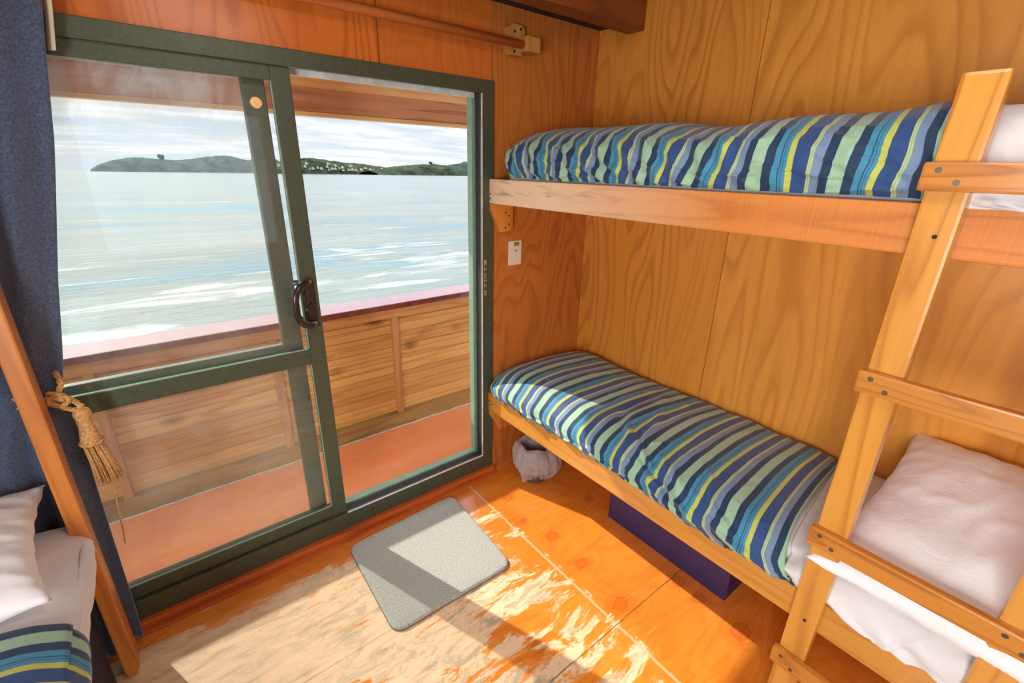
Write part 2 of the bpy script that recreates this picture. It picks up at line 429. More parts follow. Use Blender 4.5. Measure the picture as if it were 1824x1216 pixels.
def glass_mat(name, dirt=0.10, seed=0.0, topdust=0.0):
    mt, t, bs = new_mat(name); t.n.remove(bs)
    out = [n_ for n_ in t.n if n_.type == 'OUTPUT_MATERIAL'][0]
    tc = t.n.new('ShaderNodeTexCoord').outputs['Object']
    tr = t.node('ShaderNodeBsdfTransparent'); tr.inputs[0].default_value = (0.99, 1.0, 0.995, 1)
    gl = t.node('ShaderNodeBsdfGlossy'); gl.inputs['Roughness'].default_value = 0.01; gl.inputs[0].default_value = (1, 1, 1, 1)
    fr = t.node('ShaderNodeFresnel'); fr.inputs[0].default_value = 1.5
    m1 = t.node('ShaderNodeMixShader'); t.l.new(t.math('MULTIPLY', fr.outputs[0], 0.6, clamp=True), m1.inputs[0]); t.l.new(tr.outputs[0], m1.inputs[1]); t.l.new(gl.outputs[0], m1.inputs[2])
    df = t.node('ShaderNodeBsdfDiffuse'); df.inputs[0].default_value = (0.85, 0.88, 0.88, 1)
    haze = t.ramp(t.noise(t.coords(vec=tc, scale=(1, 1, 1), loc=(seed, 0, 0)), 2.4, 5, 0.65, 1.2), [(0.42, 0.3), (0.62, 1.0)])
    vor = t.n.new('ShaderNodeTexVoronoi'); vor.inputs['Scale'].default_value = 85
    t.l.new(t.coords(vec=tc, loc=(seed, 0, 0)), vor.inputs['Vector'])
    spk = t.math('MULTIPLY', t.math('LESS_THAN', vor.outputs['Distance'], 0.17), t.math('GREATER_THAN', t.noise(t.coords(vec=tc, loc=(seed + 3, 0, 0)), 9, 3, 0.6), 0.53))
    sp = t.node('ShaderNodeSeparateXYZ', i_0=tc)
    top = t.node('ShaderNodeMapRange', i_0=sp.outputs[2], i_1=1.66, i_2=1.84, i_3=0.0, i_4=1.0)
    stk = t.ramp(t.noise(t.coords(vec=tc, scale=(5, 1, 1.6), rot=(0, 0.6, 0), loc=(seed, 0, 0)), 1.6, 4, 0.6, 0.8), [(0.38, 0.15), (0.62, 1.0)])
    haze = t.math('ADD', haze, t.math('MULTIPLY', t.math('MULTIPLY', top.outputs[0], stk), topdust / dirt))
    fac = t.math('ADD', t.math('MULTIPLY', haze, dirt), t.math('MULTIPLY', spk, dirt * 2.6), clamp=True)
    m2 = t.node('ShaderNodeMixShader'); t.l.new(fac, m2.inputs[0]); t.l.new(m1.outputs[0], m2.inputs[1]); t.l.new(df.outputs[0], m2.inputs[2])
    t.l.new(m2.outputs[0], out.inputs[0])
    return mt
M['glass'] = glass_mat('sliding_glass', 0.035, 0.0)
M['glass2'] = glass_mat('fixed_glass', 0.045, 4.0, 0.36)

# striped duvet cloth
def stripes(name, gain=1.0):
    mt, t, bs = new_mat(name)
    uv = t.n.new('ShaderNodeUVMap').outputs[0]
    sp = t.node('ShaderNodeSeparateXYZ', i_0=uv)
    fr = t.math('FRACT', sp.outputs[1])
    Yl, Nv, Tl, Sl, Dk, Gr, Pn, Te, Ln = (srgb(204, 208, 88), srgb(38, 76, 134), srgb(128, 184, 172), srgb(122, 148, 180), srgb(22, 52, 86),
                                          srgb(152, 202, 180), srgb(200, 208, 124), srgb(66, 148, 178), srgb(34, 74, 126))
    st = [(0, Yl), (.075, Nv), (.26, Pn), (.278, Tl), (.292, Pn), (.31, Sl), (.42, Dk), (.535, Gr), (.565, Pn), (.575, Gr), (.598, Pn), (.608, Gr), (.632, Pn), (.642, Gr),
          (.668, Pn), (.678, Gr), (.71, Dk), (.825, Te), (.905, Ln), (.92, Te), (.945, Ln), (.952, Te)]
    c = t.ramp(fr, st, 'CONSTANT')
    sp2 = t.coords(vec=uv, scale=(900, 170, 1))
    wv = t.noise(sp2, 1.0, 2, 0.5)
    c = t.mix(t.math('MULTIPLY', wv, 0.22), c, (0.0, 0.01, 0.03, 1))
    t.l.new(c, bs.inputs['Base Color'])
    bs.inputs['Roughness'].default_value = 0.72; bs.inputs['Sheen Weight'].default_value = 0.25
    tc = t.n.new('ShaderNodeTexCoord').outputs['Object']
    t.l.new(t.bump(t.noise(t.coords(vec=tc), 28, 4, 0.55, 0.3), 0.25, 0.01), bs.inputs['Normal'])
    return mt
M['stripe'] = stripes('striped_duvet_cloth')
def white_cloth(name, col):
    mt, t, bs = new_mat(name)
    tc = t.n.new('ShaderNodeTexCoord').outputs['Object']
    t.l.new(t.ramp(t.noise(t.coords(vec=tc), 5, 3, 0.5), [(0.3, tuple(x * 0.96 for x in col[:3]) + (1,)), (0.7, col)]), bs.inputs['Base Color'])
    bs.inputs['Roughness'].default_value = 0.85; bs.inputs['Sheen Weight'].default_value = 0.2
    t.l.new(t.bump(t.noise(t.coords(vec=tc, scale=(1, 1, 1)), 16, 4, 0.55, 0.5), 0.25, 0.012), bs.inputs['Normal'])
    return mt
M['sheet'] = white_cloth('white_sheet', srgb(230, 227, 226))
M['pillow'] = white_cloth('white_pillow', srgb(250, 250, 250))
def curtain_mat():
    mt, t, bs = new_mat('navy_curtain')
    tc = t.n.new('ShaderNodeTexCoord').outputs['Object']
    t.l.new(t.ramp(t.noise(t.coords(vec=tc), 180, 2, 0.6), [(0.3, srgb(54, 64, 88)), (0.7, srgb(86, 102, 128))]), bs.inputs['Base Color'])
    bs.inputs['Roughness'].default_value = 0.8; bs.inputs['Sheen Weight'].default_value = 0.5
    return mt
M['curtain'] = curtain_mat()
M['under_bed_dark'] = plain('under_bed_shade', srgb(40, 32, 48), 0.9)
M['lining'] = plain('cream_lining', srgb(222, 204, 176), 0.8)
M['crate'] = plain('navy_crate', srgb(52, 40, 86), 0.6, var=0.05)
def mat_pile():
    mt, t, bs = new_mat('grey_mat_pile')
    tc = t.n.new('ShaderNodeTexCoord').outputs['Object']
    n1 = t.noise(t.coords(vec=tc), 190, 4, 0.75)
    t.l.new(t.ramp(n1, [(0.32, srgb(134, 138, 128)), (0.68, srgb(214, 216, 202))]), bs.inputs['Base Color'])
    bs.inputs['Roughness'].default_value = 0.95; bs.inputs['Sheen Weight'].default_value = 0.3
    t.l.new(t.bump(n1, 0.8, 0.006), bs.inputs['Normal'])
    return mt
M['mat'] = mat_pile()
M['mat_edge'] = plain('mat_binding', srgb(120, 104, 90), 0.9)
def bag_mat():
    mt, t, bs = new_mat('thin_plastic_bag')
    bs.inputs['Base Color'].default_value = srgb(252, 252, 252); bs.inputs['Roughness'].default_value = 0.22
    t.l.new(t.bump(t.noise(t.coords('Object'), 38, 5, 0.6, 1.2), 0.9, 0.02), bs.inputs['Normal'])
    out = [n_ for n_ in t.n if n_.type == 'OUTPUT_MATERIAL'][0]
    tl = t.node('ShaderNodeBsdfTranslucent'); tl.inputs[0].default_value = (0.8, 0.78, 0.76, 1)
    tr = t.node('ShaderNodeBsdfTransparent')
    a = t.node('ShaderNodeMixShader'); a.inputs[0].default_value = 0.35; t.l.new(bs.outputs[0], a.inputs[1]); t.l.new(tl.outputs[0], a.inputs[2])
    b = t.node('ShaderNodeMixShader'); b.inputs[0].default_value = 0.42; t.l.new(a.outputs[0], b.inputs[1]); t.l.new(tr.outputs[0], b.inputs[2])
    t.l.new(b.outputs[0], out.inputs[0])
    return mt
M['bag'] = bag_mat()
M['bin'] = plain('bin_plastic', srgb(96, 86, 82), 0.5)

def plank_mat():
    mt = wood('bulwark_planks', srgb(248, 190, 108), srgb(206, 138, 68), 0, (3, 3, 3), bands=4, scale=8, rough=0.6, coat=0, knots=0.85)
    t = NT(mt.node_tree); bs = t.n['Principled BSDF']
    src = bs.inputs['Base Color'].links[0].from_socket
    tc = t.n.new('ShaderNodeTexCoord').outputs['Object']
    sp = t.node('ShaderNodeSeparateXYZ', i_0=tc)
    # a different tone per board
    idx = t.math('FLOOR', t.math('DIVIDE', sp.outputs[2], 0.095))
    wn = t.n.new('ShaderNodeTexWhiteNoise'); wn.noise_dimensions = '1D'; t.l.new(idx, wn.inputs['W'])
    c = t.mix(t.math('MULTIPLY', wn.outputs[0], 0.35), src, srgb(176, 104, 52))
    st = t.ramp(t.noise(t.coords(vec=tc, scale=(1.5, 1, 4)), 3, 5, 0.6), [(0.6, 0.0), (0.75, 0.35)])
    c = t.mix(st, c, srgb(244, 216, 180))
    t.l.new(c, bs.inputs['Base Color'])
    return mt
M['plank'] = plank_mat()
def deck_mat():
    mt, t, bs = new_mat('deck_red_paint')
    tc = t.n.new('ShaderNodeTexCoord').outputs['Object']
    n1 = t.noise(t.coords(vec=tc, scale=(1, 3, 1)), 3, 4, 0.6)
    c = t.ramp(n1, [(0.3, srgb(255, 154, 96)), (0.7, srgb(255, 172, 120))])
    sp = t.ramp(t.noise(t.coords(vec=tc), 60, 2, 0.5), [(0.74, 0.0), (0.78, 0.6)])
    c = t.mix(sp, c, srgb(240, 190, 170))
    t.l.new(c, bs.inputs['Base Color']); bs.inputs['Roughness'].default_value = 0.5
    return mt
M['deck'] = deck_mat()

# ------------------------------------------------------------------ outside: sea, hills
SEA_N = Vector((0.002, 0.018, 1.0))
def sea_z(x, y): return -1.15 - 0.002 * x - 0.018 * y
def sea_mat():
    mt, t, bs = new_mat('sea_water')
    tc = t.n.new('ShaderNodeTexCoord').outputs['Object']
    big = t.noise(t.coords(vec=tc, scale=(0.06, 0.16, 1), loc=(0.3, 2.4, 0)), 1.0, 4, 0.55, 0.3)
    c = t.ramp(big, [(0.37, srgb(62, 100, 108)), (0.46, srgb(92, 101, 91)), (0.62, srgb(108, 112, 101))])
    sky_n = t.noise(t.coords(vec=tc, scale=(0.30, 0.95, 1), loc=(1, 5, 0)), 1.0, 6, 0.62, 0.6)
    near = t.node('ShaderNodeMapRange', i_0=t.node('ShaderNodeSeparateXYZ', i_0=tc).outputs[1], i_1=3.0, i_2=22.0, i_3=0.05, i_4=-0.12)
    sky_streak = t.ramp(t.math('ADD', sky_n, near.outputs[0]), [(0.49, 0.0), (0.57, 0.9)])  # sky reflections painted into the water colour as whitish streaks
    c = t.mix(sky_streak, c, srgb(150, 150, 145))
    t.l.new(c, bs.inputs['Base Color'])
    bs.inputs['Roughness'].default_value = 0.18; bs.inputs['IOR'].default_value = 1.33
    h = t.math('ADD', t.noise(t.coords(vec=tc, scale=(0.5, 1.6, 1)), 1.6, 4, 0.6), t.math('MULTIPLY', t.noise(t.coords(vec=tc, scale=(0.05, 0.3, 1)), 1.0, 3, 0.6), 1.5))
    t.l.new(t.bump(h, 0.35, 0.12), bs.inputs['Normal'])
    return mt
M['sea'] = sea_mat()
P = []; xs = [-4000, -900, -200, -60, -20, -5, 5, 20, 60, 200, 900, 4000]; ys = [1.5, 6, 12, 25, 60, 150, 400, 900, 2000, 5000]
me = grid_mesh('sea', [[(x, y, sea_z(x, y)) for x in xs] for y in reversed(ys)])
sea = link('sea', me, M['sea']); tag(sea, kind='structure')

def hill_mat(name, a, b, s=0.05):
    mt, t, bs = new_mat(name)
    tc = t.n.new('ShaderNodeTexCoord').outputs['Object']
    t.l.new(t.ramp(t.noise(t.coords(vec=tc), s, 5, 0.7), [(0.35, a), (0.65, b)]), bs.inputs['Base Color'])
    bs.inputs['Roughness'].default_value = 0.95; bs.inputs['Specular IOR Level'].default_value = 0.0
    return mt
M['hill'] = hill_mat('headland_bush', srgb(38, 50, 52), srgb(74, 88, 86))
M['hill2'] = hill_mat('near_hill_bush', srgb(32, 42, 34), srgb(74, 80, 62))
def ray_dir(px, py):
    v = Vector((px - 912, py - 608, 822.65))
    return Vector(sum((Vector(R_[i]) * v[i] for i in range(3)), Vector((0, 0, 0))))
def hill(name, outline, dist, mat, seed, label, cat, depth=160):
    """outline: pixel-derived bearings and heights turned into metres on a ridge at distance dist; the ridge has real depth"""
    prof = []
    for (px, py) in outline:
        dd = ray_dir(px, py); k = dist / dd.y; p = Vector((0, 0, 1.65)) + dd * k
        prof.append((p.x, p.z - sea_z(p.x, dist)))
    xs_ = [p[0] for p in prof]; hs = [p[1] for p in prof]
    N = 160; rows = []
    for j in range(15):
        t_ = j / 14.0; row = []
        env = math.sin(math.pi * t_) ** 0.7 if 0 < t_ < 1 else 0
        for i in range(N):
            x = xs_[0] + (xs_[-1] - xs_[0]) * i / (N - 1)
            h = np.interp(x, xs_, hs)
            y = dist - depth / 2 + depth * t_
            hh = h * env * (1 + 0.10 * fbm(x * 0.03 + seed, y * 0.03, 1)) + 1.6 * env * abs(fbm(x * 0.12 + seed, y * 0.12, 5, 4)) * min(1.0, max(0.0, h / 10))
            row.append((x, y, sea_z(x, y) + hh - (1.0 if env == 0 else 0)))
        rows.append(row)
    me = grid_mesh(name, rows)
    return tag(link(name, me, mat, None, (prof[len(prof) // 2][0], dist, sea_z(0, dist)), smooth=True), label, cat)
hill('headland', [(163, 301), (176, 293), (200, 285), (235, 281), (262, 282), (290, 285), (312, 286), (345, 283), (372, 280), (400, 278), (425, 281), (442, 286), (470, 276), (492, 284), (506, 303)], 1450, M['hill'], 3,
     'low dark headland across the water, seen through the left door pane', 'hill')
hill('hill', [(470, 303), (500, 286), (540, 282), (572, 284), (606, 290), (640, 291), (668, 296), (690, 300), (705, 304)], 1060, M['hill2'], 9,
     'wooded hill with houses at its foot, just right of the door handle stile', 'hill', 110)
hill('hill', [(655, 305), (690, 299), (720, 295), (760, 292), (790, 294), (812, 299), (832, 303), (850, 308)], 900, M['hill2'], 14,
     'low wooded point ending at the right edge of the doorway', 'hill', 100)
hill('hill', [(770, 306), (800, 294), (818, 290), (850, 288), (900, 286), (960, 300)], 1200, M['hill'], 20,
     'paler hazy hill behind the wooded point at the far right shore', 'hill', 120)
# trees standing on the skyline
def far_tree(px, py, dist, hgt, label, mat):
    dd = ray_dir(px, py); p = Vector((0, 0, 1.65)) + dd * (dist / dd.y)
    root = thing('tree', label, 'tree', (p.x, p.y, p.z))
    b = MB(); b.cyl((p.x, p.y, p.z - 2), (p.x, p.y, p.z + hgt * 0.6), 0.6, 0.35, 8); b.build('trunk', M['darkbeam'], root)
    bm = bmesh.new()
    rnd = random.Random(int(px))
    for k in range(7):
        bm2 = bmesh.new(); bmesh.ops.create_icosphere(bm2, subdivisions=2, radius=hgt * rnd.uniform(0.22, 0.36))
        o_ = Vector((rnd.uniform(-.45, .45) * hgt, rnd.uniform(-.3, .3) * hgt, hgt * rnd.uniform(0.45, 0.9)))
        for v in bm2.verts: v.co = v.co * (1 + 0.25 * noise.noise(v.co * 0.5)) + o_ + p
        tmp = bpy.data.meshes.new('t'); bm2.to_mesh(tmp); bm2.free(); bm.from_mesh(tmp); bpy.data.meshes.remove(tmp)
    me = bpy.data.meshes.new('crown'); bm.to_mesh(me); bm.free(); link('crown', me, mat, root, smooth=True)
far_tree(288, 286, 1450, 13, 'big spreading tree alone on top of the left headland', M['hill'])
far_tree(767, 294, 900, 6, 'tall tree sticking up from the wooded point on the right', M['hill2'])
# houses along the shore
M['house'] = plain('house_wall', srgb(176, 172, 164), 0.8); M['hroof'] = plain('house_roof', srgb(110, 96, 88), 0.8)
def house(px, py, dist, w_, label):
    dd = ray_dir(px, py); p = Vector((0, 0, 1.65)) + dd * (dist / dd.y)
    root = thing('house', label, 'house', tuple(p), 'houses on the far shore')
    b = MB(); b.box(p.x - w_ / 2, p.x + w_ / 2, p.y - 4, p.y + 4, p.z - 1, p.z + 1.8); b.build('wall', M['house'], root)
    b = MB(); b.prism([(p.x - w_ * .56, p.z + 1.8), (p.x + w_ * .56, p.z + 1.8), (p.x, p.z + 3.2)], 1, p.y - 4.5, p.y + 4.5); b.build('roof', M['hroof'], root)
rnd = random.Random(5); taken = []
def try_house(px, py, label):
    if any(abs(px - a) < 5.0 and abs(py - c) < 4.5 for a, c in taken): return
    taken.append((px, py)); house(px, py, 1003 - (303 - py) * -1.2 + 4 * (len(taken) % 3), rnd.uniform(2.4, 3.8), label)
for i in range(120):
    px = rnd.uniform(542, 690); py = 303.0 + (px - 540) * 0.012 - abs(rnd.gauss(0, 5.0)) * (1 - (px - 540) / 220)
    if len(taken) < 34: try_house(px, py, 'small pale house on the wooded far shore right of the sliding stile')
k0 = len(taken)
for i in range(30):
    px = rnd.uniform(484, 497); py = 301 - rnd.uniform(0, 12)
    if len(taken) < k0 + 5: try_house(px, py, 'small pale house on the far shore seen between the two door stiles')

# ------------------------------------------------------------------ outside: deck and bulwark, eave
BY = 2.70
b = MB(); b.box(-3.2, 4.2, 1.957, BY + 0.05, -0.12, -0.05); tag(b.build('floor_deck', M['deck']), kind='structure')
bul = thing('bulwark', 'timber planked bulwark along the red deck outside the glass door', 'bulwark', (0, BY, -0.05))
b = MB(); z = -0.05
hs = [0.095] * 9
for k, h in enumerate(hs):
    z0 = z + k * 0.095
    # board with a shallow centre bead, chamfered joints
    b.box(-3.2, 4.2, BY + 0.004, BY + 0.022, z0 + 0.0012, z0 + 0.0588, bev=0.003, seg=1)
    b.box(-3.2, 4.2, BY + 0.004, BY + 0.022, z0 + 0.0602, z0 + 0.0938, bev=0.003, seg=1)
b.build('planking', M['plank'], bul)
b = MB(); b.box(-3.2, 4.2, BY + 0.021, BY + 0.04, -0.05, 0.80); b.build('outer_skin', M['dark_gap'], bul)
b = MB(); b.box(-3.2, 4.2, BY - 0.045, BY + 0.006, -0.05, 0.045, bev=0.006); b.build('kick_board', M['kick'], bul)
b = MB(); b.box(-3.2, 4.2, BY - 0.035, BY + 0.006, 0.735, 0.795, bev=0.004); b.build('rail_board', M['toprail'], bul)
b = MB(); b.box(-3.2, 4.2, BY - 0.06, BY + 0.13, 0.795, 0.832, bev=0.008); b.build('capping', M['cap'], bul)
for x in (-1.95, -1.2, -0.33, 0.435, 1.155, 1.95, 2.75):
    b = MB(); b.box(x, x + 0.04, BY - 0.035, BY + 0.006, 0.045, 0.735, bev=0.003); b.build('batten', M['batten'], bul)
b = MB()
rnd = random.Random(3)
pts = [(-1.5 + 0.05 * i, BY - 0.052 + rnd.uniform(-0.004, 0.004), -0.0485) for i in range(80)]
b.tube(pts, [(0.006 + 0.004 * rnd.random(), 0.003) for _ in pts], 6); b.build('sealant_bead', M['seal'], bul)

eave = thing('eave_beam', 'brown timber beam under the roof edge above the outside deck', 'beam', (0.8, 2.7, 1.9))
b = MB(); b.box(-3.2, 4.2, 2.70, 2.745, 1.893, 2.05, bev=0.004); b.build('beam', M['ext_beam'], eave)
b = MB(); b.box(-3.2, 4.2, 2.695, 2.75, 1.872, 1.892, bev=0.003); b.build('drip_edge', M['ext_pale'], eave)
b = MB(); b.box(-3.2, 4.2, 2.665, 2.70, 2.003, 2.05, bev=0.003); b.build('lit_soffit_edge', M['ext_pale'], eave)  # soffit edge lit from the deck, its light painted as pale timber
b = MB(); b.box(-3.2, 4.2, 1.957, 2.95, 2.05, 2.075); tag(b.build('ceiling_eave', M['ext_pale']), kind='structure')

# ------------------------------------------------------------------ room shell
XL = -1.03; YB = -1.7; ZC = 2.48; DXL = -0.985
b = MB(); b.box(XL - 0.1, XR + 0.1, YB - 0.1, 1.957, -0.06, 0.0); tag(b.build('floor', M['floor']), kind='structure')
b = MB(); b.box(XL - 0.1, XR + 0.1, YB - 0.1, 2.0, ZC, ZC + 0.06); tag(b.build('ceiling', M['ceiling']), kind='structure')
# right wall: three plywood sheets with hairline gaps over a dark backing
b = MB()
b.box(XR + 0.012, XR + 0.10, YB, 1.957, 0, ZC, mi=3)
b.box(XR, XR + 0.012, 1.008, D + 0.001, 0, ZC, bev=0.0012, mi=0, seg=1)
b.box(XR, XR + 0.012, -0.215, 1.005, 0, ZC, bev=0.0012, mi=1, seg=1)
b.box(XR, XR + 0.012, YB, -0.218, 0, ZC, bev=0.0012, mi=2, seg=1)
tag(b.build('wall_right', [M['ply_a'], M['ply_b'], M['ply_c'], M['dark_gap']]), kind='structure')
# door wall around the opening
b = MB()
b.box(1.339, XR + 0.0, D, D + 0.012, 0, ZC, bev=0.0012, mi=0, seg=1)
b.box(0.8245, 1.336, D, D + 0.012, 1.995, ZC, bev=0.0012, mi=1, seg=1)
b.box(XL, 0.8215, D, D + 0.012, 1.995, ZC, bev=0.0012, mi=2, seg=1)
b.box(XL, DXL, D, D + 0.012, 0, 1.995, mi=2)
b.box(1.337, XR + 0.1, D + 0.012, 1.957, 0, ZC, mi=3); b.box(XL, 1.337, D + 0.012, 1.957, 1.996, ZC, mi=3); b.box(XL - 0.1, DXL, D + 0.012, 1.957, 0, 1.996, mi=3)
b.box(1.3365, 1.339, D + 0.004, D + 0.012, 0, ZC, mi=3); 
tag(b.build('wall_front', [M['ply_d'], M['ply_e'], M['ply_f'], M['dark_gap']]), kind='structure')
b = MB(); b.box(XL - 0.1, XL, YB, 1.957, 0, ZC); tag(b.build('wall_left', M['ply_g']), kind='structure')
# rear wall with a window opening behind the camera
b = MB(); b.box(XL - 0.1, XR + 0.1, YB - 0.1, YB, 0, 0.85); b.box(XL - 0.1, XR + 0.1, YB - 0.1, YB, 2.05, ZC)
b.box(XL - 0.1, -0.25, YB - 0.1, YB, 0.85, 2.05); b.box(1.15, XR + 0.1, YB - 0.1, YB, 0.85, 2.05)
tag(b.build('wall_back', M['ply_g']), kind='structure')
# ceiling beam against the door wall
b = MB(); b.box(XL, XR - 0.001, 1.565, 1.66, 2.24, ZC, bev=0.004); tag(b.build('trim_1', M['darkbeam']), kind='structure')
b = MB(); b.box(XL, XR - 0.001, 1.66, D - 0.001, 2.285, ZC); tag(b.build('beam_gap_shade', M['dark_gap']), kind='structure')  # shadowed gap behind the beam, its shade put into the dark colour
# threshold strip
b = MB(); b.box(DXL, 1.337, 1.797, D + 0.02, 0.0, 0.034, bev=0.005); tag(b.build('trim_3', M['trim']), kind='structure')
b = MB(); b.box(DXL, 1.339, 1.77, 1.797, 0.0, 0.008, bev=0.003); tag(b.build('trim_4', M['trim']), kind='structure')

# ------------------------------------------------------------------ sliding door
door = bpy.data.objects.new('door_1', None); COL.objects.link(door); door.location = (0.2, D, 0.03); tag(door, kind='structure')
def frame_rect(b, x0, x1, z0, z1, wl, wr, wb, wt, y0, y1, bev=0.002):
    b.box(x0, x0 + wl, y0, y1, z0, z1, bev); b.box(x1 - wr, x1, y0, y1, z0, z1, bev)
    b.box(x0 + wl, x1 - wr, y0, y1, z0, z0 + wb, bev); b.box(x0 + wl, x1 - wr, y0, y1, z1 - wt, z1, bev)
FX0, FX1, FZ0, FZ1 = DXL, 1.3365, 0.035, 1.994
b = MB(); frame_rect(b, FX0, FX1, FZ0, FZ1, .06, .066, .083, .052, 1.823, 1.842); b.build('outer_frame', M['alu'], door)
b = MB(); frame_rect(b, FX0 + .02, FX1 - .02, FZ0, FZ1 - .01, .04, .028, .060, .022, 1.842, 1.905, 0.001); b.build('track_channel', M['rubber'], door)
b = MB(); frame_rect(b, FX0 + .01, FX1 - .008, FZ0 - .02, FZ1 - .005, .05, .052, .085, .036, 1.915, 1.955); b.build('outer_lip', M['alu_in'], door)
b = MB(); e = .0655
b.box(FX1 - .069, FX1 - .0655, 1.8215, 1.826, FZ0 + .085, FZ1 - .052); b.box(.503, FX1 - .066, 1.8215, 1.826, FZ0 + .0825, FZ0 + .087)
b.build('edge_seal', M['seal'], door)
# head flashing lines above the opening
b = MB(); b.box(FX0 + .06, FX1 - .05, 1.905, 1.915, FZ1 - .062, FZ1 - .042); b.build('head_seal', M['seal'], door)
# fixed panel (behind)
fp = MB(); x0, x1 = -0.95, 0.430
fp.box(x1 - .072, x1, 1.885, 1.912, .105, 1.955, .004); fp.box(x0, x0 + .07, 1.885, 1.912, .105, 1.955, .004)
fp.box(x0 + .07, x1 - .072, 1.885, 1.912, .105, .15, .003); fp.box(x0 + .07, x1 - .072, 1.885, 1.912, 1.915, 1.955, .003)
fp.box(x0 + .07, x1 - .072, 1.885, 1.912, .895, .975, .003)
fpo = fp.build('fixed_panel', M['alu'], door)
b = MB(); b.box(x0 + .06, x1 - .065, 1.897, 1.901, .14, .90); b.box(x0 + .06, x1 - .065, 1.897, 1.901, .965, 1.92); b.build('pane', M['glass2'], fpo)
# sliding panel (in front)
sp_ = MB(); x0, x1 = -0.90, 0.502
sp_.box(x1 - .062, x1, 1.838, 1.868, .118, 1.944, .003); sp_.box(x0, x0 + .062, 1.838, 1.868, .118, 1.944, .003)
sp_.box(x0 + .062, x1 - .062, 1.839, 1.867, .121, .178, .002); sp_.box(x0 + .062, x1 - .062, 1.839, 1.867, 1.898, 1.944, .002)
sp_.box(x0 + .062, x1 - .062, 1.839, 1.867, .886, .952, .003)
spo = sp_.build('sliding_panel', M['alu'], door)
b = MB(); b.box(x0 + .05, x1 - .056, 1.851, 1.855, .17, .892); b.box(x0 + .05, x1 - .056, 1.851, 1.855, .946, 1.905); b.build('pane', M['glass'], spo)
b = MB()
for (zz0, zz1) in ((.178, .886), (.952, 1.898)):
    b.box(x1 - .066, x1 - .062, 1.8375, 1.842, zz0, zz1); b.box(x0 + .062, x1 - .062, 1.8375, 1.842, zz0, zz0 + .004)
b.build('glazing_bead', M['alu_in'], spo)
b = MB(); b.box(.452, .486, 1.826, 1.8385, 1.045, 1.232, .008); hb = b.build('handle_plate', M['handle'], spo)
b = MB()
path = [(.472, 1.834, 1.226), (.466, 1.818, 1.226), (.448, 1.800, 1.224), (.425, 1.790, 1.214), (.408, 1.785, 1.195), (.402, 1.784, 1.165), (.402, 1.784, 1.115), (.408, 1.785, 1.090),
        (.425, 1.790, 1.072), (.448, 1.800, 1.062), (.468, 1.816, 1.058), (.476, 1.834, 1.058)]
b.tube(path, (0.011, 0.014), 12); b.build('door_handle', M['handle'], spo)
b = MB(); b.tube([(.47, 1.828, 1.14), (.455, 1.815, 1.13), (.44, 1.806, 1.118)], (0.004, 0.006), 8); b.build('latch_lever', M['handle'], spo)
b = MB(); path2 = [(.46, 1.866, 1.215), (.42, 1.90, 1.212), (.398, 1.908, 1.185), (.396, 1.908, 1.10), (.415, 1.90, 1.07), (.46, 1.866, 1.065)]
b.tube(path2, (0.010, 0.012), 10); b.build('outside_handle', M['handle'], spo)
for zz in (1.345, 1.118):
    b = MB(); b.cyl((.492, 1.8385, zz), (.492, 1.8365, zz), .0035, n=12); b.build('screw', M['steel'], spo)
# strike plate on the right jamb
b = MB(); b.box(1.279, 1.293, 1.8205, 1.8235, 1.05, 1.226, .002)
st_ = b.build('strike_plate', M['strike'], door)
for (za, zb) in ((1.075, 1.095), (1.105, 1.122), (1.130, 1.138), (1.144, 1.150), (1.158, 1.178), (1.187, 1.203)):
    b = MB(); b.box(1.282, 1.290, 1.8195, 1.8208, za, zb); b.build('slot', M['rubber'], st_)
# weep / screw holes in the sill
for x in (1.19, .62):
    b = MB(); b.cyl((x, 1.8235, .083), (x, 1.8218, .083), .006, n=12); b.build('sill_screw', M['handle'], door)

# ------------------------------------------------------------------ switch on the wall
sw = thing('light_switch', 'white wall switch with a green sticker below the upper bunk', 'switch', (1.476, D, 1.24))
b = MB(); b.box(1.436, 1.517, D - .010, D - .0005, 1.181, 1.303, .003); b.build('plate', M['white_pl'], sw)
b = MB(); b.box(1.470, 1.488, D - .0145, D - .0095, 1.233, 1.250, .002); b.build('rocker', M['white_pl'], sw)
b = MB(); b.box(1.470, 1.488, D - .0108, D - .0098, 1.251, 1.256); b.build('label_mark', M['mat_edge'], sw)
b = MB(); b.box(1.466, 1.500, D - .0112, D - .0098, 1.276, 1.296); b.build('sticker', M['green_st'], sw)
b = MB(); b.box(1.468, 1.498, D - .0116, D - .0111, 1.288, 1.294); b.build('sticker_print', plain('sticker_dark', srgb(90, 110, 30), .5), sw)

# ------------------------------------------------------------------ curtain rod and bracket
rod = thing('curtain_rod', 'round wooden curtain pole above the sliding door held by a pale block bracket', 'curtain rod', (1.42, 1.765, 2.13))
b = MB(); b.cyl((-1.0, 1.765, 2.135), (1.452, 1.765, 2.135), .0165, n=24); b.build('pole', M['dowel'], rod)
b = MB(); b.prism([(1.392, 2.118), (1.405, 2.100), (1.462, 2.100), (1.477, 2.118), (1.477, 2.198), (1.462, 2.214), (1.405, 2.214), (1.392, 2.200)], 1, 1.795, D - .0005, .003)
bb = b.build('bracket', M['block'], rod)
b = MB(); b.box(1.440, 1.515, 1.735, 1.797, 2.108, 2.165, .003); b.build('bracket_block', M['block'], rod)
for (x, z_) in ((1.42, 2.186), (1.452, 2.198), (1.42, 2.112)):
    b = MB(); b.cyl((x, 1.7955, z_), (x, 1.7935, z_), .006, n=10); b.build('screw_hole', M['hole'], bb)

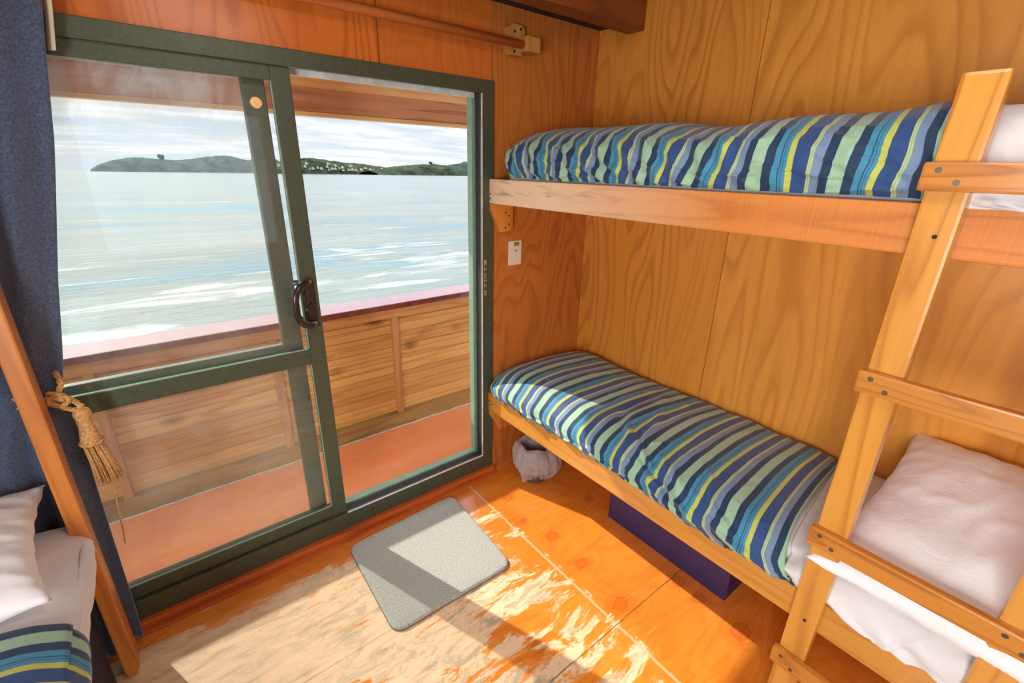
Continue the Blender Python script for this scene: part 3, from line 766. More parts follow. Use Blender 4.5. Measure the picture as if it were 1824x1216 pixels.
# ------------------------------------------------------------------ curtain with tie-back
def curtain_edge(z_):
    return float(np.interp(z_, [0.0, .17, .65, .95, 1.03, 1.11, 1.33, 1.69, 2.0, 2.12], [-.289, -.282, -.272, -.264, -.264, -.245, -.203, -.124, -.070, -.058]))
zs = [0.012 + (2.118 - 0.012) * i / 110 for i in range(111)]
NU = 150; P = []
for i, z_ in enumerate(zs):
    xr = curtain_edge(z_); row = []
    gather = math.exp(-((z_ - 1.0) / 0.13) ** 2)
    fan = max(0.0, min(1.0, (z_ - 1.0) / 1.1)); fanb = max(0.0, min(1.0, (1.0 - z_) / 1.0))
    xl = XL + 0.03 if z_ > 1 else XL + 0.03
    # gathered at the tie: the cloth narrows to a bundle, then a second layer falls straight
    xl = XL + 0.03 + 0.22 * gather
    for j in range(NU):
        u = j / (NU - 1)
        x = xr + (xl - xr) * (u ** 0.9)
        sh = 2 * math.pi * (u * 7.5 + 0.25 * math.sin(3 * u + z_ * 1.2))
        amp = 0.034 * (1 - 0.75 * gather) * (0.75 + 0.25 * math.sin(7 * u + 2))
        amp *= min(1.0, 0.45 + u * 5)
        y = 1.755 + amp * math.sin(sh) + 0.006 * fbm(u * 8, z_ * 1.5, 2)
        # soft oblique drag folds running to the tie
        y += 0.016 * fan * math.sin(16 * (u - 0.55 * (z_ - 1.0))) * math.exp(-u * 2)
        y -= 0.012 * gather * math.exp(-u * 5)
        y = min(y, 1.806)
        row.append((x, y, z_))
    P.append(row)
cur = thing('curtain', 'navy blue curtain gathered at the left of the sliding door', 'curtain', (-.6, 1.77, 0.0))
me = grid_mesh('drape', P); co = link('drape', me, M['curtain'], cur, smooth=True)
md = co.modifiers.new('s', 'SOLIDIFY'); md.thickness = 0.003; md.offset = 0
P = [[(curtain_edge(z_) + 0.002 + 0.016 * s_, 1.784 - 0.012 * s_ * s_, z_) for s_ in (0, .5, 1)] for z_ in [1.90 + 0.218 * k / 12 for k in range(13)]]
me = grid_mesh('lining', P); lo = link('lining', me, M['lining'], cur, smooth=True)
md = lo.modifiers.new('s', 'SOLIDIFY'); md.thickness = 0.002

tie = thing('curtain_tieback', 'gold rope tieback with a fringed tassel round the navy curtain', 'tieback', (-.26, 1.715, 1.0))
def rope(name, path, rad, parent, strands=3, twist=70, seg=0.004):
    pts = [Vector(p) for p in path]; L = [0]
    for a, c in zip(pts, pts[1:]): L.append(L[-1] + (c - a).length)
    n = max(8, int(L[-1] / seg)); samp = []
    for i in range(n + 1):
        s = L[-1] * i / n
        samp.append((Vector([np.interp(s, L, [p[k] for p in pts]) for k in range(3)]), s))
    # smooth
    for _ in range(6):
        samp = [samp[0]] + [((samp[i - 1][0] + samp[i][0] * 2 + samp[i + 1][0]) / 4, samp[i][1]) for i in range(1, n)] + [samp[-1]]
    b = MB()
    for q in range(strands):
        pp = []
        for i, (p, s) in enumerate(samp):
            t_ = (samp[min(i + 1, n)][0] - samp[max(i - 1, 0)][0]).normalized()
            a = t_.cross(Vector((0.3, 0.2, 1))).normalized(); c = a.cross(t_)
            an = s * twist * (0.012 / rad) + q * 2 * math.pi / strands
            pp.append(p + (a * math.cos(an) + c * math.sin(an)) * rad * 0.5)
        b.tube(pp, rad * 0.56, 7)
    return b.build(name, M['rope'], parent)
rope('cord', [(-.375, 1.765, 1.02), (-.355, 1.735, 1.014), (-.31, 1.722, 1.005), (-.275, 1.716, 1.018), (-.262, 1.720, 1.045), (-.268, 1.745, 1.07), (-.285, 1.79, 1.075)], .0075, tie)
rope('cord', [(-.375, 1.765, 0.985), (-.345, 1.730, 0.990), (-.32, 1.722, 0.990), (-.285, 1.712, 0.998), (-.258, 1.712, 1.005), (-.245, 1.716, .985), (-.235, 1.718, 0.965)], .0075, tie)
rope('cord', [(-.30, 1.705, 1.02), (-.285, 1.703, 0.995), (-.27, 1.706, .975), (-.25, 1.712, .962), (-.237, 1.716, .955)], .0065, tie)
rope('knot', [(-.295, 1.708, 1.03), (-.262, 1.700, 1.018), (-.252, 1.704, .998), (-.272, 1.702, .985), (-.298, 1.706, .998), (-.290, 1.700, 1.02), (-.262, 1.696, 1.005)], .0075, tie)
tx, ty = -.240, 1.716
b = MB(); b.lathe([(0.0, .965), (.010, .964), (.019, .955), (.022, .944), (.019, .932), (.015, .925), (.015, .918), (.020, .890), (.024, .868), (.026, .850), (.024, .842), (0, .842)], (tx, ty, 0), 28)
b.build('tassel_head', M['rope'], tie)
b = MB(); b.tube([(tx + .027 * math.cos(a), ty + .027 * math.sin(a), .850 + .002 * math.sin(9 * a)) for a in [2 * math.pi * k / 40 for k in range(40)]], .0045, 7, closed=True); b.build('tassel_collar', M['rope'], tie)
rnd = random.Random(8); b = MB()
for k in range(110):
    a = rnd.uniform(0, 2 * math.pi); q = math.sqrt(rnd.uniform(.25, 1)); r0 = .022 * q; r1 = .031 * q
    zb = .712 + rnd.uniform(-.006, .006)
    b.tube([(tx + r0 * math.cos(a), ty + r0 * math.sin(a), .846), (tx + .008 + (r0 + r1) * .5 * math.cos(a), ty + (r0 + r1) * .5 * math.sin(a), .78), (tx + .014 + r1 * math.cos(a), ty + r1 * math.sin(a), zb)], .0022, 5)
fr_ = b.build('fringe', M['rope'], tie); fr_['kind'] = 'stuff'
rope('loose_cord', [(tx + .012, ty + .01, .72), (tx + .012, ty + .015, .66), (tx + .004, ty + .018, .58), (tx - .002, ty + .02, .50), (tx - .008, ty + .02, .445)], .0028, tie, 2, 40)
MOVE = None

# ------------------------------------------------------------------ bedding generators
def catmull(pts, n):
    pts = [np.array(p, float) for p in pts]; pts = [2 * pts[0] - pts[1]] + pts + [2 * pts[-1] - pts[-2]]; out = []
    segs = len(pts) - 3
    for i in range(n):
        s = i / (n - 1) * segs; k = min(int(s), segs - 1); t_ = s - k
        p0, p1, p2, p3 = pts[k:k + 4]
        out.append(0.5 * ((2 * p1) + (-p0 + p2) * t_ + (2 * p0 - 5 * p1 + 4 * p2 - p3) * t_ ** 2 + (-p0 + 3 * p1 - 3 * p2 + p3) * t_ ** 3))
    return out
def ridge(v): return (1 - abs(v)) ** 3
def bedding(name, prof_fn, y0, y1, ns, nt, disp, parent, mat, phase, period=0.187, thick=0.012, skew=None, vfun=None):
    """prof_fn(t) -> list of (x,z) control points; t=0 at y0, 1 at y1"""
    P = []; UV = []
    for j in range(nt):
        t_ = j / (nt - 1); pr = catmull(prof_fn(t_), ns); row = []; uvr = []; s = 0
        for i in range(ns):
            x, z_ = pr[i]
            a = pr[max(i - 1, 0)]; c = pr[min(i + 1, ns - 1)]; tg = np.array([c[0] - a[0], c[1] - a[1]]); tg /= (np.hypot(*tg) + 1e-9)
            nrm = np.array([tg[1], -tg[0]])
            if nrm[1] < 0 and abs(nrm[1]) > abs(nrm[0]): nrm = -nrm
            if i: s += math.hypot(x - pr[i - 1][0], z_ - pr[i - 1][1])
            y = y0 + (y1 - y0) * t_
            u = i / (ns - 1)
            dd = disp(u, y, s)
            yy = y + (skew(u, t_) if skew else 0)
            row.append((x + nrm[0] * dd, yy, z_ + nrm[1] * dd))
            v = (phase - y) / period
            if vfun: v += vfun(u, y, s)
            uvr.append((s, v))
        P.append(row); UV.append(uvr)
    me = grid_mesh(name, P, UV)
    o = link(name, me, mat, parent, smooth=True)
    md = o.modifiers.new('s', 'SOLIDIFY'); md.thickness = thick; md.offset = -1
    return o
def pillow_mesh(name, center, half, rot, parent, mat, seed=0, n=56, puff=1.0):
    bm = bmesh.new(); M_ = Matrix.Translation(center) @ rot
    hx, hy, hz = half; grids = []
    for side in (1, -1):
        g = []
        for i in range(n + 1):
            row = []
            for j in range(n + 1):
                u = -1 + 2 * i / n; v = -1 + 2 * j / n
                # corners pulled out, edges drawn in
                ex = 1 - 0.07 * (1 - v * v) ** 1 * abs(u) ** 3 + 0.02 * abs(u * v) ** 3; ey = 1 - 0.07 * (1 - u * u) * abs(v) ** 3 + 0.02 * abs(u * v) ** 3
                th = max(0.0, (1 - abs(u) ** 3.2) * (1 - abs(v) ** 3.2)) ** 0.55
                wr = 0.009 * fbm(u * 1.4 + seed, v * 1.4, side * 3.1, 2) * th
                wr += 0.007 * math.sin(28 * (u if abs(v) > abs(u) else v) + 4 * fbm(u * 2, v * 2, seed)) * (max(abs(u), abs(v)) ** 6) * th * 0.9
                rp = ridge(fbm(u * 1.2 + seed * 2, v * 3.0 + u, side, 2) * 1.8); wr += 0.007 * rp * th
                z_ = side * hz * th * puff + wr * side
                if th <= 1e-6: z_ = 0.006 * math.sin(21 * (u + v) + seed)
                row.append(bm.verts.new(M_ @ Vector((u * hx * ex, v * hy * ey, z_))))
            g.append(row)
        grids.append(g)
        for i in range(n):
            for j in range(n):
                q = (g[i][j], g[i + 1][j], g[i + 1][j + 1], g[i][j + 1])
                f_ = bm.faces.new(q if side == 1 else tuple(reversed(q))); f_.smooth = True
    bmesh.ops.remove_doubles(bm, verts=bm.verts[:], dist=1e-5)
    me = bpy.data.meshes.new(name); bm.to_mesh(me); bm.free()
    return link(name, me, mat, parent)

# ------------------------------------------------------------------ right bunks
def nail(b, x, y, z_, r=0.004): b.cyl((x, y, z_), (x - .0015, y, z_), r, n=10)
# lower
lb = thing('bunk_bed', 'lower wooden bunk fixed along the right wall under the upper bunk', 'bunk bed', (1.33, 1.2, 0.4))
b = MB(); b.box(1.308, 1.345, -1.55, 1.832, .400, .508, .007); b.build('side_rail', M['pine_y'], lb)
b = MB(); b.box(1.346, XR - .002, -1.55, D - .002, .440, .458); b.build('platform', M['ply_c'], lb)
b = MB(); b.prism([(1.312, .399), (1.312, .375), (1.372, .262), (1.45, .262), (1.45, .399)], 1, 1.805, D - .0005, .003); b.build('bracket', M['post'], lb)
for (y, z_) in ((1.815, .458), (1.815, .435), (1.79, .445)):
    b = MB(); nail(b, 1.308, y, z_); b.build('nail', M['hole'], lb)
# upper
ub = thing('bunk_bed', 'upper wooden bunk along the right wall with a pale sawn front board', 'bunk bed', (1.33, 1.2, 1.49))
b = MB(); b.box(1.311, 1.348, -1.55, 1.832, 1.488, 1.596, .006); b.build('side_rail', M['upper_rail'], ub)
b = MB(); b.box(1.349, XR - .002, -1.55, D - .002, 1.515, 1.533); b.build('platform', M['ply_c'], ub)
b = MB(); b.prism([(1.312, 1.487), (1.312, 1.460), (1.358, 1.356), (1.436, 1.356), (1.436, 1.487)], 1, 1.800, D - .0005, .003); b.build('bracket', M['post'], ub)
for (y, z_) in ((1.815, 1.531), (1.817, 1.510)):
    b = MB(); nail(b, 1.311, y, z_); b.build('nail', M['hole'], ub)
for (x, z_) in ((1.39, 1.445), (1.41, 1.43), (1.41, 1.39), (1.39, 1.375)):
    b = MB(); b.cyl((x, 1.7998, z_), (x, 1.7985, z_), .004, n=10); b.build('bracket_nail', M['hole'], ub)

# mattresses
mlo = thing('mattress', 'white sheeted mattress on the lower right bunk', 'mattress', (1.65, 0.6, .458))
def prof_m(t_):
    return [(1.972, .470), (1.972, .560), (1.92, .592), (1.65, .598), (1.40, .592), (1.345, .565), (1.338, .515), (1.352, .470), (1.40, .464)]
def disp_m(u, y, s): return 0.006 * fbm(u * 5, y * 5, 3) * min(1, 4 * u, 4 * (1 - u))
bedding('cover', prof_m, -1.5, 1.79, 60, 120, disp_m, mlo, M['sheet'], 0)
mup = thing('mattress', 'white sheeted mattress on the upper right bunk', 'mattress', (1.65, 0.6, 1.533))
def prof_u(t_):
    return [(1.972, 1.54), (1.972, 1.66), (1.92, 1.69), (1.65, 1.70), (1.42, 1.69), (1.375, 1.66), (1.368, 1.60), (1.375, 1.545), (1.42, 1.538)]
bedding('cover', prof_u, -1.5, 1.75, 60, 120, disp_m, mup, M['sheet'], 0)

# lower duvet
def endfall(d_, r_):
    # rounding towards the end: 0 away from it, 1 at the very end
    if d_ >= r_: return 0.0
    q = 1 - d_ / r_
    return 1 - math.sqrt(max(0.0, 1 - q * q))
YL0, YL1 = 0.30, 1.822
def prof_lo(t_):
    y = YL0 + (YL1 - YL0) * t_
    e = endfall(YL1 - y, .13); crown = 0.018 * math.exp(-((y - 1.62) / .25) ** 2)
    dz = -0.085 * e; ins = 0.05 * e
    sag = 0.004 * math.sin(y * 9)
    back = 0.002
    bot = .500 + 0.012 * math.sin(y * 7.3) + 0.004 * math.sin(y * 23)
    bot = bot + 0.02 * e
    fx = 1.287 + 0.008 * math.sin(y * 6.1 + 1) + ins
    return [(1.978, .560 + dz * .3), (1.965, .604 + dz * .6), (1.90, .630 + dz + crown), (1.70, .648 + dz + crown), (1.50, .648 + dz + crown + sag), (1.38, .634 + dz + crown * .8),
            (1.318 + ins * .6, .600 + dz * .7), (fx + .002, .555 + dz * .3), (fx + .004, .525), (1.309 + ins * .3, bot)]
def disp_lo(u, y, s):
    damp = min(1, 6 * u) * min(1, 1.0)
    v = 0.010 * fbm(u * 2.5, y * 3.0, 1, 3)
    # creases in the middle of the bed running diagonally to the front edge
    for (cu, cy, ang, L, wd, am) in ((.52, .98, 1.15, .22, .018, .014), (.60, .85, 1.0, .25, .016, .016), (.68, .78, .75, .22, .016, -.014), (.62, .70, 1.3, .2, .02, .012), (.75, .66, .9, .2, .014, .012),
                                     (.45, 1.08, 1.2, .18, .016, -.010), (.80, .45, .6, .2, .018, .010), (.85, 1.2, .3, .15, .012, .008), (.85, .95, .25, .15, .012, .009), (.84, 1.45, .3, .14, .012, .007), (.70, .50, .9, .22, .014, .010)):
        px = (u - cu) * 0.85; py = y - cy
        al = px * math.sin(ang) - py * math.cos(ang); ac = px * math.cos(ang) + py * math.sin(ang) + 0.012 * math.sin(al * 30)
        v += 1.4 * am * math.exp(-(ac / wd) ** 2 - (al / L) ** 2)
    fr = max(0.0, (u - .70) / .3)
    v += 0.007 * fr * math.sin(y * 62 + 3 * fbm(y * 3, 1, 1)) * (0.4 + 0.6 * abs(fbm(y * 4, 2, 7)) * 2) * (1 - max(0, (u - .93) / .07) * .6)
    v += 0.006 * ridge(fbm(u * 4 + y * 2, y * 5 - u * 3, 4, 2) * 2.2) * (0.3 + 0.7 * math.exp(-((y - .8) / .35) ** 2))
    return v * damp
def vf_lo(u, y, s):
    return 0.10 * fbm(u * 3, y * 2, 8, 2) + 0.25 * max(0, u - .72) * math.sin(y * 3 + 1) - 0.9 * max(0, u - .75)
dlo = thing('duvet', 'blue striped duvet spread flat over the lower right bunk', 'duvet', (1.6, 1.0, .5))
bedding('cover', prof_lo, YL0, YL1, 170, 330, disp_lo, dlo, M['stripe'], .405 + .007 + .187, vfun=vf_lo,
        skew=lambda u, t_: (1 - t_) ** 6 * (0.11 * (1 - u) - 0.03 * u))

# upper duvet
YU0, YU1 = 0.215, 1.775
def prof_up(t_):
    y = YU0 + (YU1 - YU0) * t_
    e = endfall(YU1 - y, .12)
    lump = 0.010 * math.sin(y * 5 + 1) + 0.006 * math.sin(y * 13)
    sh = max(0, (0.6 - y)) * 0.03
    z1 = 1.775 + lump + sh
    m_ = 1.69
    def q(x, z_):  # shrink towards the mattress core at the end
        return (x + (1.62 - x) * e * .30, z_ + (m_ - z_) * e * .75)
    fx = 1.322
    return [q(1.978, 1.69), q(1.95, 1.755 + sh), q(1.85, z1 + .02), q(1.65, z1 + .03), q(1.48, z1 + .015), q(1.385, 1.762 + lump + sh), q(1.335, 1.725 + sh * .5), q(fx - .002, 1.675), q(fx, 1.635), q(1.338, 1.603)]
def disp_up(u, y, s):
    v = 0.008 * fbm(u * 3, y * 4, 11, 3)
    fr = max(0.0, min(1, (u - .5) / .2)) * (1 - max(0, (u - .94) / .06) * .7)
    # slanting gathers on the front, strongest in the door half
    k = 0.35 + 0.65 * max(0, min(1, (y - .5) / .6))
    v += fr * k * 0.008 * math.sin(y * 68 + u * 22 + 4 * fbm(y * 3, u * 3, 2))
    v += fr * 0.008 * ridge(fbm(y * 7 + u * 5, u * 5 - y * 2, 6, 2) * 2.0)
    return v
def vf_up(u, y, s):
    return 0.10 * fbm(u * 3, y * 3, 18, 2) + 0.5 * max(0, u - .55) * math.sin(y * 2.0 + .3) + 0.30 * max(0, .8 - u)
dup_ = thing('duvet', 'blue striped duvet rolled over the edge of the upper bunk', 'duvet', (1.6, 1.0, 1.6))
bedding('cover', prof_up, YU0, YU1, 120, 330, disp_up, dup_, M['stripe'], .518 + .007 + .187, vfun=vf_up, skew=lambda u, t_: (1 - t_) ** 10 * .09 * max(0, 1 - u * 1.15))
# closed end of the upper roll facing the door wall comes from the rounded profile; add a tucked end
def end_cap(name, prof, y, mat, parent, vph):
    pr = catmull(prof, 60); cx = sum(p[0] for p in pr) / 60; cz = sum(p[1] for p in pr) / 60 - .02
    P = []; UV = []
    for k in range(8):
        q = 1 - k / 7.0; row = []; uv = []
        for p in pr:
            row.append((cx + (p[0] - cx) * q, y + 0.012 * (1 - q * q), cz + (p[1] - cz) * q)); uv.append((p[0], vph + (q - 1) * .35 - .05))
        P.append(row); UV.append(uv)
    me = grid_mesh(name, P, UV); o = link(name, me, mat, parent, smooth=True)
    md = o.modifiers.new('s', 'SOLIDIFY'); md.thickness = .004
end_cap('tucked_end', prof_up(1.0), YU1 + .001, M['stripe'], dup_, (.518 + .007 + .187 - YU1) / .187)
end_cap('tucked_end', prof_lo(1.0)[:9], min(YL1 + .001, D - .014), M['stripe'], dlo, (.405 + .007 + .187 - YL1) / .187)

# loose white sheet folded over the lower bunk edge beside the duvet
shl = thing('sheet', 'rumpled white sheet hanging over the lower bunk rail behind the ladder', 'sheet', (1.4, 0.0, .5))
def prof_sh(t_):
    y = -0.9 + (0.295 + 0.9) * t_
    bot = .515 + .012 * math.sin(y * 11) - .012 * math.exp(-((y - .10) / .06) ** 2) + .02 * max(0, (y - .2)) * 3
    bulge = .006 * math.sin(y * 17)
    bx = 1.297 - .012 * math.exp(-((y - .10) / .08) ** 2) + bulge + .022 * max(0, min(1, (y - .25) / .05))
    hi = .622
    k = max(0, min(1, (y - .24) / .04)) * .024
    return [(1.975, .600 - k), (1.90, .615 - k), (1.70, hi - k), (1.50, hi - k), (1.38, .616 - k), (1.325 + k, .598 - k), (1.298 + bulge, .562), (bx, bot + .01), (bx + .006, bot - .006)]
def disp_sh(u, y, s):
    v = .006 * fbm(u * 5, y * 6, 31, 3)
    fr = max(0, (u - .55) / .45) * max(0, min(1, (.33 - y) / .06))
    v += .009 * fr * ridge(fbm(u * 3 + y * 9, y * 3, 9, 2) * 2) + .006 * fr * math.sin(y * 55 + u * 20)
    v *= max(.15, min(1, (.33 - y) / .08)); v += .006 * math.exp(-(((y - .235) + (u - .8) * .1) / .010) ** 2) * fr + .012 * math.exp(-(((y - .04) - (u - .9) * .25) / .010) ** 2) * fr
    return v
bedding('cloth', prof_sh, -0.9, 0.295, 130, 220, disp_sh, shl, M['sheet'], 0, thick=.004, skew=lambda u, t_: t_ ** 6 * (0.12 * (1 - u) ** 2))

# pillows
pl = thing('pillow', 'plump white pillow on the lower right bunk behind the ladder', 'pillow', (1.62, -.12, .63))
rot = Matrix.Rotation(math.radians(-9), 4, 'Y') @ Matrix.Rotation(math.radians(10), 4, 'X') @ Matrix.Rotation(math.radians(-3), 4, 'Z')
pillow_mesh('pillowcase', Vector((1.61, -.10, .735)), (.385, .33, .088), Matrix.Rotation(math.radians(-10), 4, 'Y') @ Matrix.Rotation(math.radians(-3), 4, 'Z'), pl, M['pillow'], 2)
shu = thing('sheet', 'creased white bedding piled on the upper bunk right of the ladder top', 'sheet', (1.4, 0, 1.6))
def prof_shu(t_):
    y = -0.9 + (0.19 + 0.9) * t_
    bot = 1.590 + .006 * math.sin(y * 13)
    return [(1.975, 1.79), (1.90, 1.822), (1.70, 1.81), (1.50, 1.795), (1.41, 1.78), (1.355, 1.745), (1.322, 1.68), (1.306, bot + .015), (1.304, bot - .005)]
def disp_shu(u, y, s):
    fr = max(0, (u - .5) / .5) * (1 - max(0, (u - .95) / .05))
    return .004 * fbm(u * 5, y * 6, 3) + fr * (.010 * ridge(fbm(u * 2 + y * 10, y * 5 - u * 4, 2, 2) * 1.6) + .007 * math.sin((y * 1.0 + u * .35) * 95))
bedding('cloth', prof_shu, -0.9, 0.215, 90, 160, disp_shu, shu, M['sheet'], 0, thick=.004)

# ------------------------------------------------------------------ ladder
lad = thing('ladder', 'varnished pine ladder standing against the right bunks', 'ladder', (1.28, 0.08, 0.0))
LX0, LX1 = 1.262, 1.3035
def stringer(y0, y1):
    b = MB(); b.prism([(LX0, 0.0), (LX1, 0.0), (LX1, 1.832), (LX0, 1.832)], 1, y0, y1, .007)
    s_ = b.build('side_rail', M['pine_z'], lad)
    for z_ in (1.535, 0.46):
        b = MB(); nail(b, LX0, y0 + .03, z_, .0045); b.build('screw', M['hole'], s_)
stringer(.183, .253); stringer(-.165, -.095)
for (z0, z1) in ((1.622, 1.676), (1.176, 1.230), (.722, .777), (.268, .324)):
    b = MB(); b.box(LX0 - .024, LX0 - .0005, -.165, .262, z0, z1, .005); rg = b.build('rung', M['rung'], lad)
    for sy in (1, -1):
        yc = .218 if sy == 1 else -.130
        for (dy, dz) in ((.018, .012), (-.014, -.010)):
            b = MB(); zc_ = (z0 + z1) / 2 + dz
            b.lathe([(.0058, 0), (.0058, .0016), (.003, .0004), (0, .0002)], (LX0 - .0245, yc + dy, zc_), 14, axis=0)
            b.cyl((LX0 - .0236, yc + dy, zc_), (LX0 - .0250, yc + dy, zc_), .0046, n=14)
            b.build('screw', M['steel'], rg)

# ------------------------------------------------------------------ left bunk (mirror of the right one)
lf = thing('bunk_bed', 'wooden bunk at the left edge with a square corner post by the curtain', 'bunk bed', (-.4, 1.4, 0.0))
b = MB(); b.prism([(-.337, .004), (-.309, .004), (-.299, .03), (-.299, 2.30), (-.340, 2.30), (-.340, .03)], 1, 1.617, 1.688, .005); b.build('post', M['post'], lf)
b = MB(); b.box(-.425, -.388, -1.0, 1.70, .36, .46, .006); b.build('side_rail', M['pine_y'], lf)
b = MB(); b.box(XL + .002, -.426, -1.0, 1.70, .43, .448); b.build('platform', M['ply_c'], lf)
b = MB(); b.box(-.372, -.360, -1.0, 1.60, .002, .38, .003); b.build('under_bed_dark', M['under_bed_dark'], lf)  # dark sheet added so the space under the bunk reads dark
b = MB(); b.box(-.387, -.341, 1.63, 1.675, .37, .45, .003); b.build('bolt_block', M['post'], lf)
mleft = thing('mattress', 'white sheeted mattress on the left bunk', 'mattress', (-.7, .7, .448))
def prof_ml(t_):
    y = -0.9 + 2.60 * t_; e = endfall(1.70 - y, .10); k = -0.05 * e
    lst = [(XL + .05, .46), (XL + .05, .58), (XL + .10, .625 + k), (-.62, .635 + k), (-.40, .625 + k), (-.325, .595 + k * .5), (-.308 - .02 * e, .555), (-.330 - .02 * e, .50), (-.40, .464)]
    return lst
def disp_ml(u, y, s):
    return (0.007 * fbm(u * 4, y * 5, 41, 3) + 0.006 * max(0, u - .4) * ridge(fbm(u * 3 + y * 6, y * 3 - u * 2, 19, 2) * 2))
def bedding_left(*a, **k): return bedding(*a, **k)
bedding('cover', prof_ml, -0.9, 1.70, 110, 200, lambda u, y, s: disp_ml(u, y, s), mleft, M['sheet'], 0)
end = prof_ml(1.0); 
dl = thing('duvet', 'blue striped duvet on the left bunk in the bottom left corner', 'duvet', (-.7, .6, .5))
def prof_dl(t_):
    y = -0.9 + 2.14 * t_
    return [(XL + .03, .60), (XL + .09, .650), (-.62, .665), (-.42, .655), (-.335, .625), (-.300, .580), (-.303, .530), (-.318, .500)]
bedding('cover', prof_dl, -0.9, 1.24, 110, 200, lambda u, y, s: disp_ml(u, y, s) + .004, dl, M['stripe'], 1.24 + .187 * .42, thick=.010, skew=lambda u, t_: t_ ** 8 * -.05 * (u - .6))
pll = thing('pillow', 'white pillow on the left bunk beside the corner post', 'pillow', (-.7, 1.45, .65))
pillow_mesh('pillowcase', Vector((-.665, 1.475, .715)), (.31, .215, .075), Matrix.Rotation(math.radians(4), 4, 'Z') @ Matrix.Rotation(math.radians(9), 4, 'X'), pll, M['pillow'], 5)

# ------------------------------------------------------------------ floor mat
corners = [(.456, 1.735), (1.027, 1.757), (.997, 1.200), (.444, 1.211)]
def rounded(cs, r_, n=8):
    out = []; m_ = len(cs)
    for i in range(m_):
        p = Vector(cs[i]); a = (Vector(cs[i - 1]) - p).normalized(); c = (Vector(cs[(i + 1) % m_]) - p).normalized()
        p0 = p + a * r_; p1 = p + c * r_
        for k in range(n + 1):
            t_ = k / n; out.append(tuple((1 - t_) ** 2 * p0 + 2 * t_ * (1 - t_) * p + t_ * t_ * p1))
    return out
fm = thing('floor_mat', 'grey green rubber backed floor mat before the door', 'mat', (.73, 1.47, 0))
ol = rounded(corners, .055)
c0 = Vector((sum(p[0] for p in corners) / 4, sum(p[1] for p in corners) / 4))
def shrink(q): return [tuple(c0 + (Vector(p) - c0) * q) for p in ol]
b = MB(); b.prism(ol, 2, .0005, .005, .001); b.build('backing', M['mat_edge'], fm)
bm = bmesh.new(); rings = []
for (q, z_) in ((.992, .004), (.990, .010), (.978, .014), (.95, .0155), (.8, .016), (.6, .016), (.4, .0163), (.2, .016)):
    rings.append([bm.verts.new((p[0], p[1], z_ + .0006 * noise.noise(Vector((p[0] * 60, p[1] * 60, 0))))) for p in shrink(q)])
cv_ = bm.verts.new((c0.x, c0.y, .016))
for A, B in zip(rings, rings[1:]):
    for k in range(len(A)): f_ = bm.faces.new((A[k], A[(k + 1) % len(A)], B[(k + 1) % len(A)], B[k])); f_.smooth = True
for k in range(len(rings[-1])): f_ = bm.faces.new((rings[-1][k], rings[-1][(k + 1) % len(rings[-1])], cv_)); f_.smooth = True
bmesh.ops.recalc_face_normals(bm, faces=bm.faces[:])
me = bpy.data.meshes.new('pile'); bm.to_mesh(me); bm.free(); link('pile', me, M['mat'], fm)

# ------------------------------------------------------------------ crate under the lower bunk
cr = thing('storage_box', 'dark navy storage box on the floor under the lower bunk', 'box', (1.7, .85, 0))
b = MB(); b.box(1.575, 1.93, .534, 1.153, .001, .30, .004); b.build('body', M['crate'], cr)
b = MB(); b.box(1.569, 1.936, .528, 1.159, .30, .325, .005); b.build('lid', M['crate'], cr)

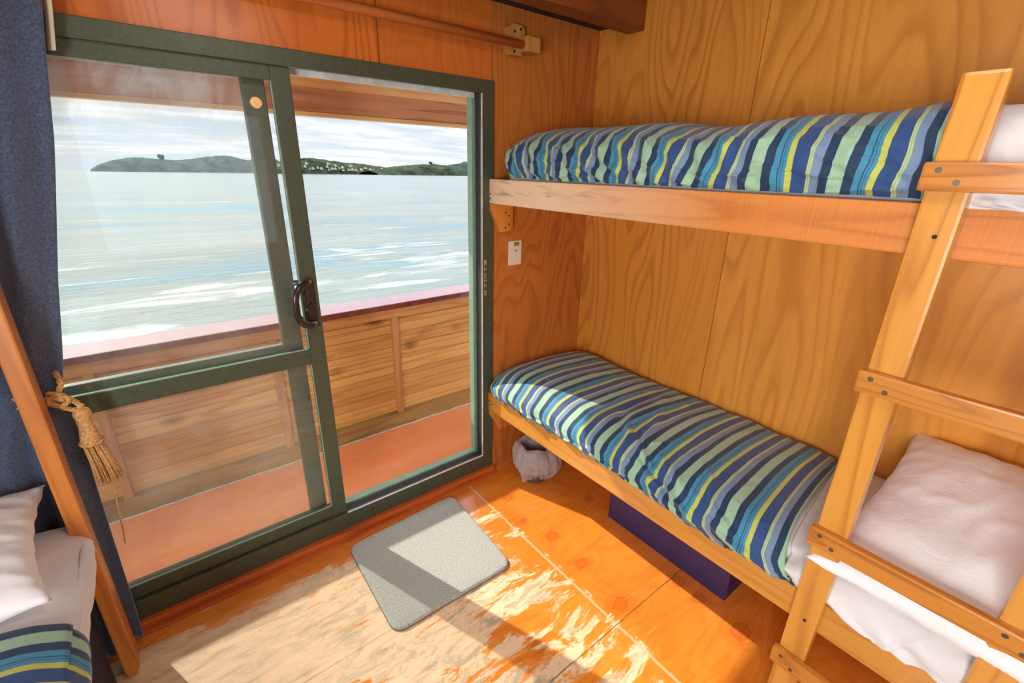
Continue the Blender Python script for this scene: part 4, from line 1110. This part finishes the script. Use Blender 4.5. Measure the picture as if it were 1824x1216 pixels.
# ------------------------------------------------------------------ bin with a white bag
BX, BYY = 1.485, 1.62
bn = thing('waste_bin', 'small waste bin under the foot of the lower bunk', 'waste bin', (BX, BYY, 0))
b = MB(); b.lathe([(0.0, .002), (.062, .002), (.065, .006), (.084, .205), (.088, .21), (.088, .216), (.081, .216), (.062, .012), (0, .012)], (BX, BYY, 0), 40); b.build('body', M['bin'], bn)
bg_ = thing('bin_liner', 'thin white plastic bag lining and overhanging the waste bin', 'bag', (BX, BYY, .02))
P = []; NA = 96
def bagpt(a, s):
    # inside wall, over the rim, then ballooning down outside to a gathered hem
    w1 = fbm(math.cos(a) * 1.6, math.sin(a) * 1.6, s * 1.5, 3)
    if s < .35:
        q = s / .35; rr = .052 + .024 * q + .005 * w1; z_ = .03 + .185 * q
    elif s < .45:
        q = (s - .35) / .1; rr = .076 + .022 * q; z_ = .217 + .010 * math.sin(math.pi * q) + .010 * w1 * q + .006 * math.sin(a * 5)
    else:
        q = (s - .45) / .55
        low = .036 + .022 * math.cos(a - 2.4) + .012 * math.sin(a * 3 + 1)
        z_ = .222 + .006 * math.sin(a * 5) * (1 - q) + (low - .222) * q + .008 * w1
        bulge = 1 + .8 * math.exp(-((math.atan2(math.sin(a + 1.0), math.cos(a + 1.0))) / .9) ** 2)
        rr = .100 + .026 * math.sin(math.pi * min(1, q * 1.02)) * bulge - .022 * q ** 4 + .0075 * math.sin(a * 13 + 5 * w1) * (.25 + .75 * q) + .004 * math.sin(a * 29 + q * 3) * q + .014 * w1 - .012 * ridge(fbm(a * 2.2, q * 2.5, 5, 3) * 1.8) * q
        da = math.atan2(math.sin(a - 3.4), math.cos(a - 3.4)); ear = math.exp(-(da / .20) ** 2) * q ** 2.5; rr += .050 * ear
    return (BX + rr * math.cos(a), BYY + rr * math.sin(a), max(z_, .012))
P = [[bagpt(2 * math.pi * k / NA, j / 50) for j in range(51)] for k in range(NA)]
me = grid_mesh('film', P, closed_u=True); bo = link('film', me, M['bag'], bg_, smooth=True)

# ------------------------------------------------------------------ ceiling lamp (its reflection shows in the door glass)
lp = thing('ceiling_lamp', 'small globe pendant lamp on a short cord, seen only as a reflection in the glass', 'lamp', (.82, -.2, 2.0))
b = MB(); b.lathe([(0, .036), (.02, .030), (.034, .012), (.038, 0), (.034, -.014), (.02, -.032), (0, -.038)], (.82, -.2, 2.03), 24)
gm = bpy.data.materials.new('lamp_glow'); gm.use_nodes = True; g_ = gm.node_tree.nodes['Principled BSDF']
g_.inputs['Emission Color'].default_value = (1.0, .42, .1, 1); g_.inputs['Emission Strength'].default_value = 14
b.build('globe', gm, lp)
b = MB(); b.cyl((.82, -.2, 2.062), (.82, -.2, 2.10), .016, n=16); b.build('socket', M['handle'], lp)
b = MB(); b.cyl((.82, -.2, 2.10), (.82, -.2, ZC), .003, n=8); b.build('cord', M['rubber'], lp)

# made-up frame and ceiling box, added around the two fill lights out of view
fill_win = bpy.data.objects.new('added_window', None); COL.objects.link(fill_win); fill_win.location = (XL, -.22, 1.25); tag(fill_win, kind='structure')
b = MB(); ya, yb, za, zb = -.68, .24, .80, 1.70
b.box(XL + .001, XL + .05, ya, ya + .04, za, zb, .003); b.box(XL + .001, XL + .05, yb - .04, yb, za, zb, .003)
b.box(XL + .001, XL + .05, ya + .04, yb - .04, za, za + .04, .003); b.box(XL + .001, XL + .05, ya + .04, yb - .04, zb - .04, zb, .003)
b.build('added_frame', M['alu'], fill_win)
cf = thing('fill_light_box', 'added flat rectangular box behind the fill light on the cabin ceiling above the aisle', 'lamp', (.55, .30, ZC))
b = MB(); b.box(.18, .92, -.02, .62, 2.41, ZC - .001, .004); b.build('fill_box', M['white_pl'], cf)
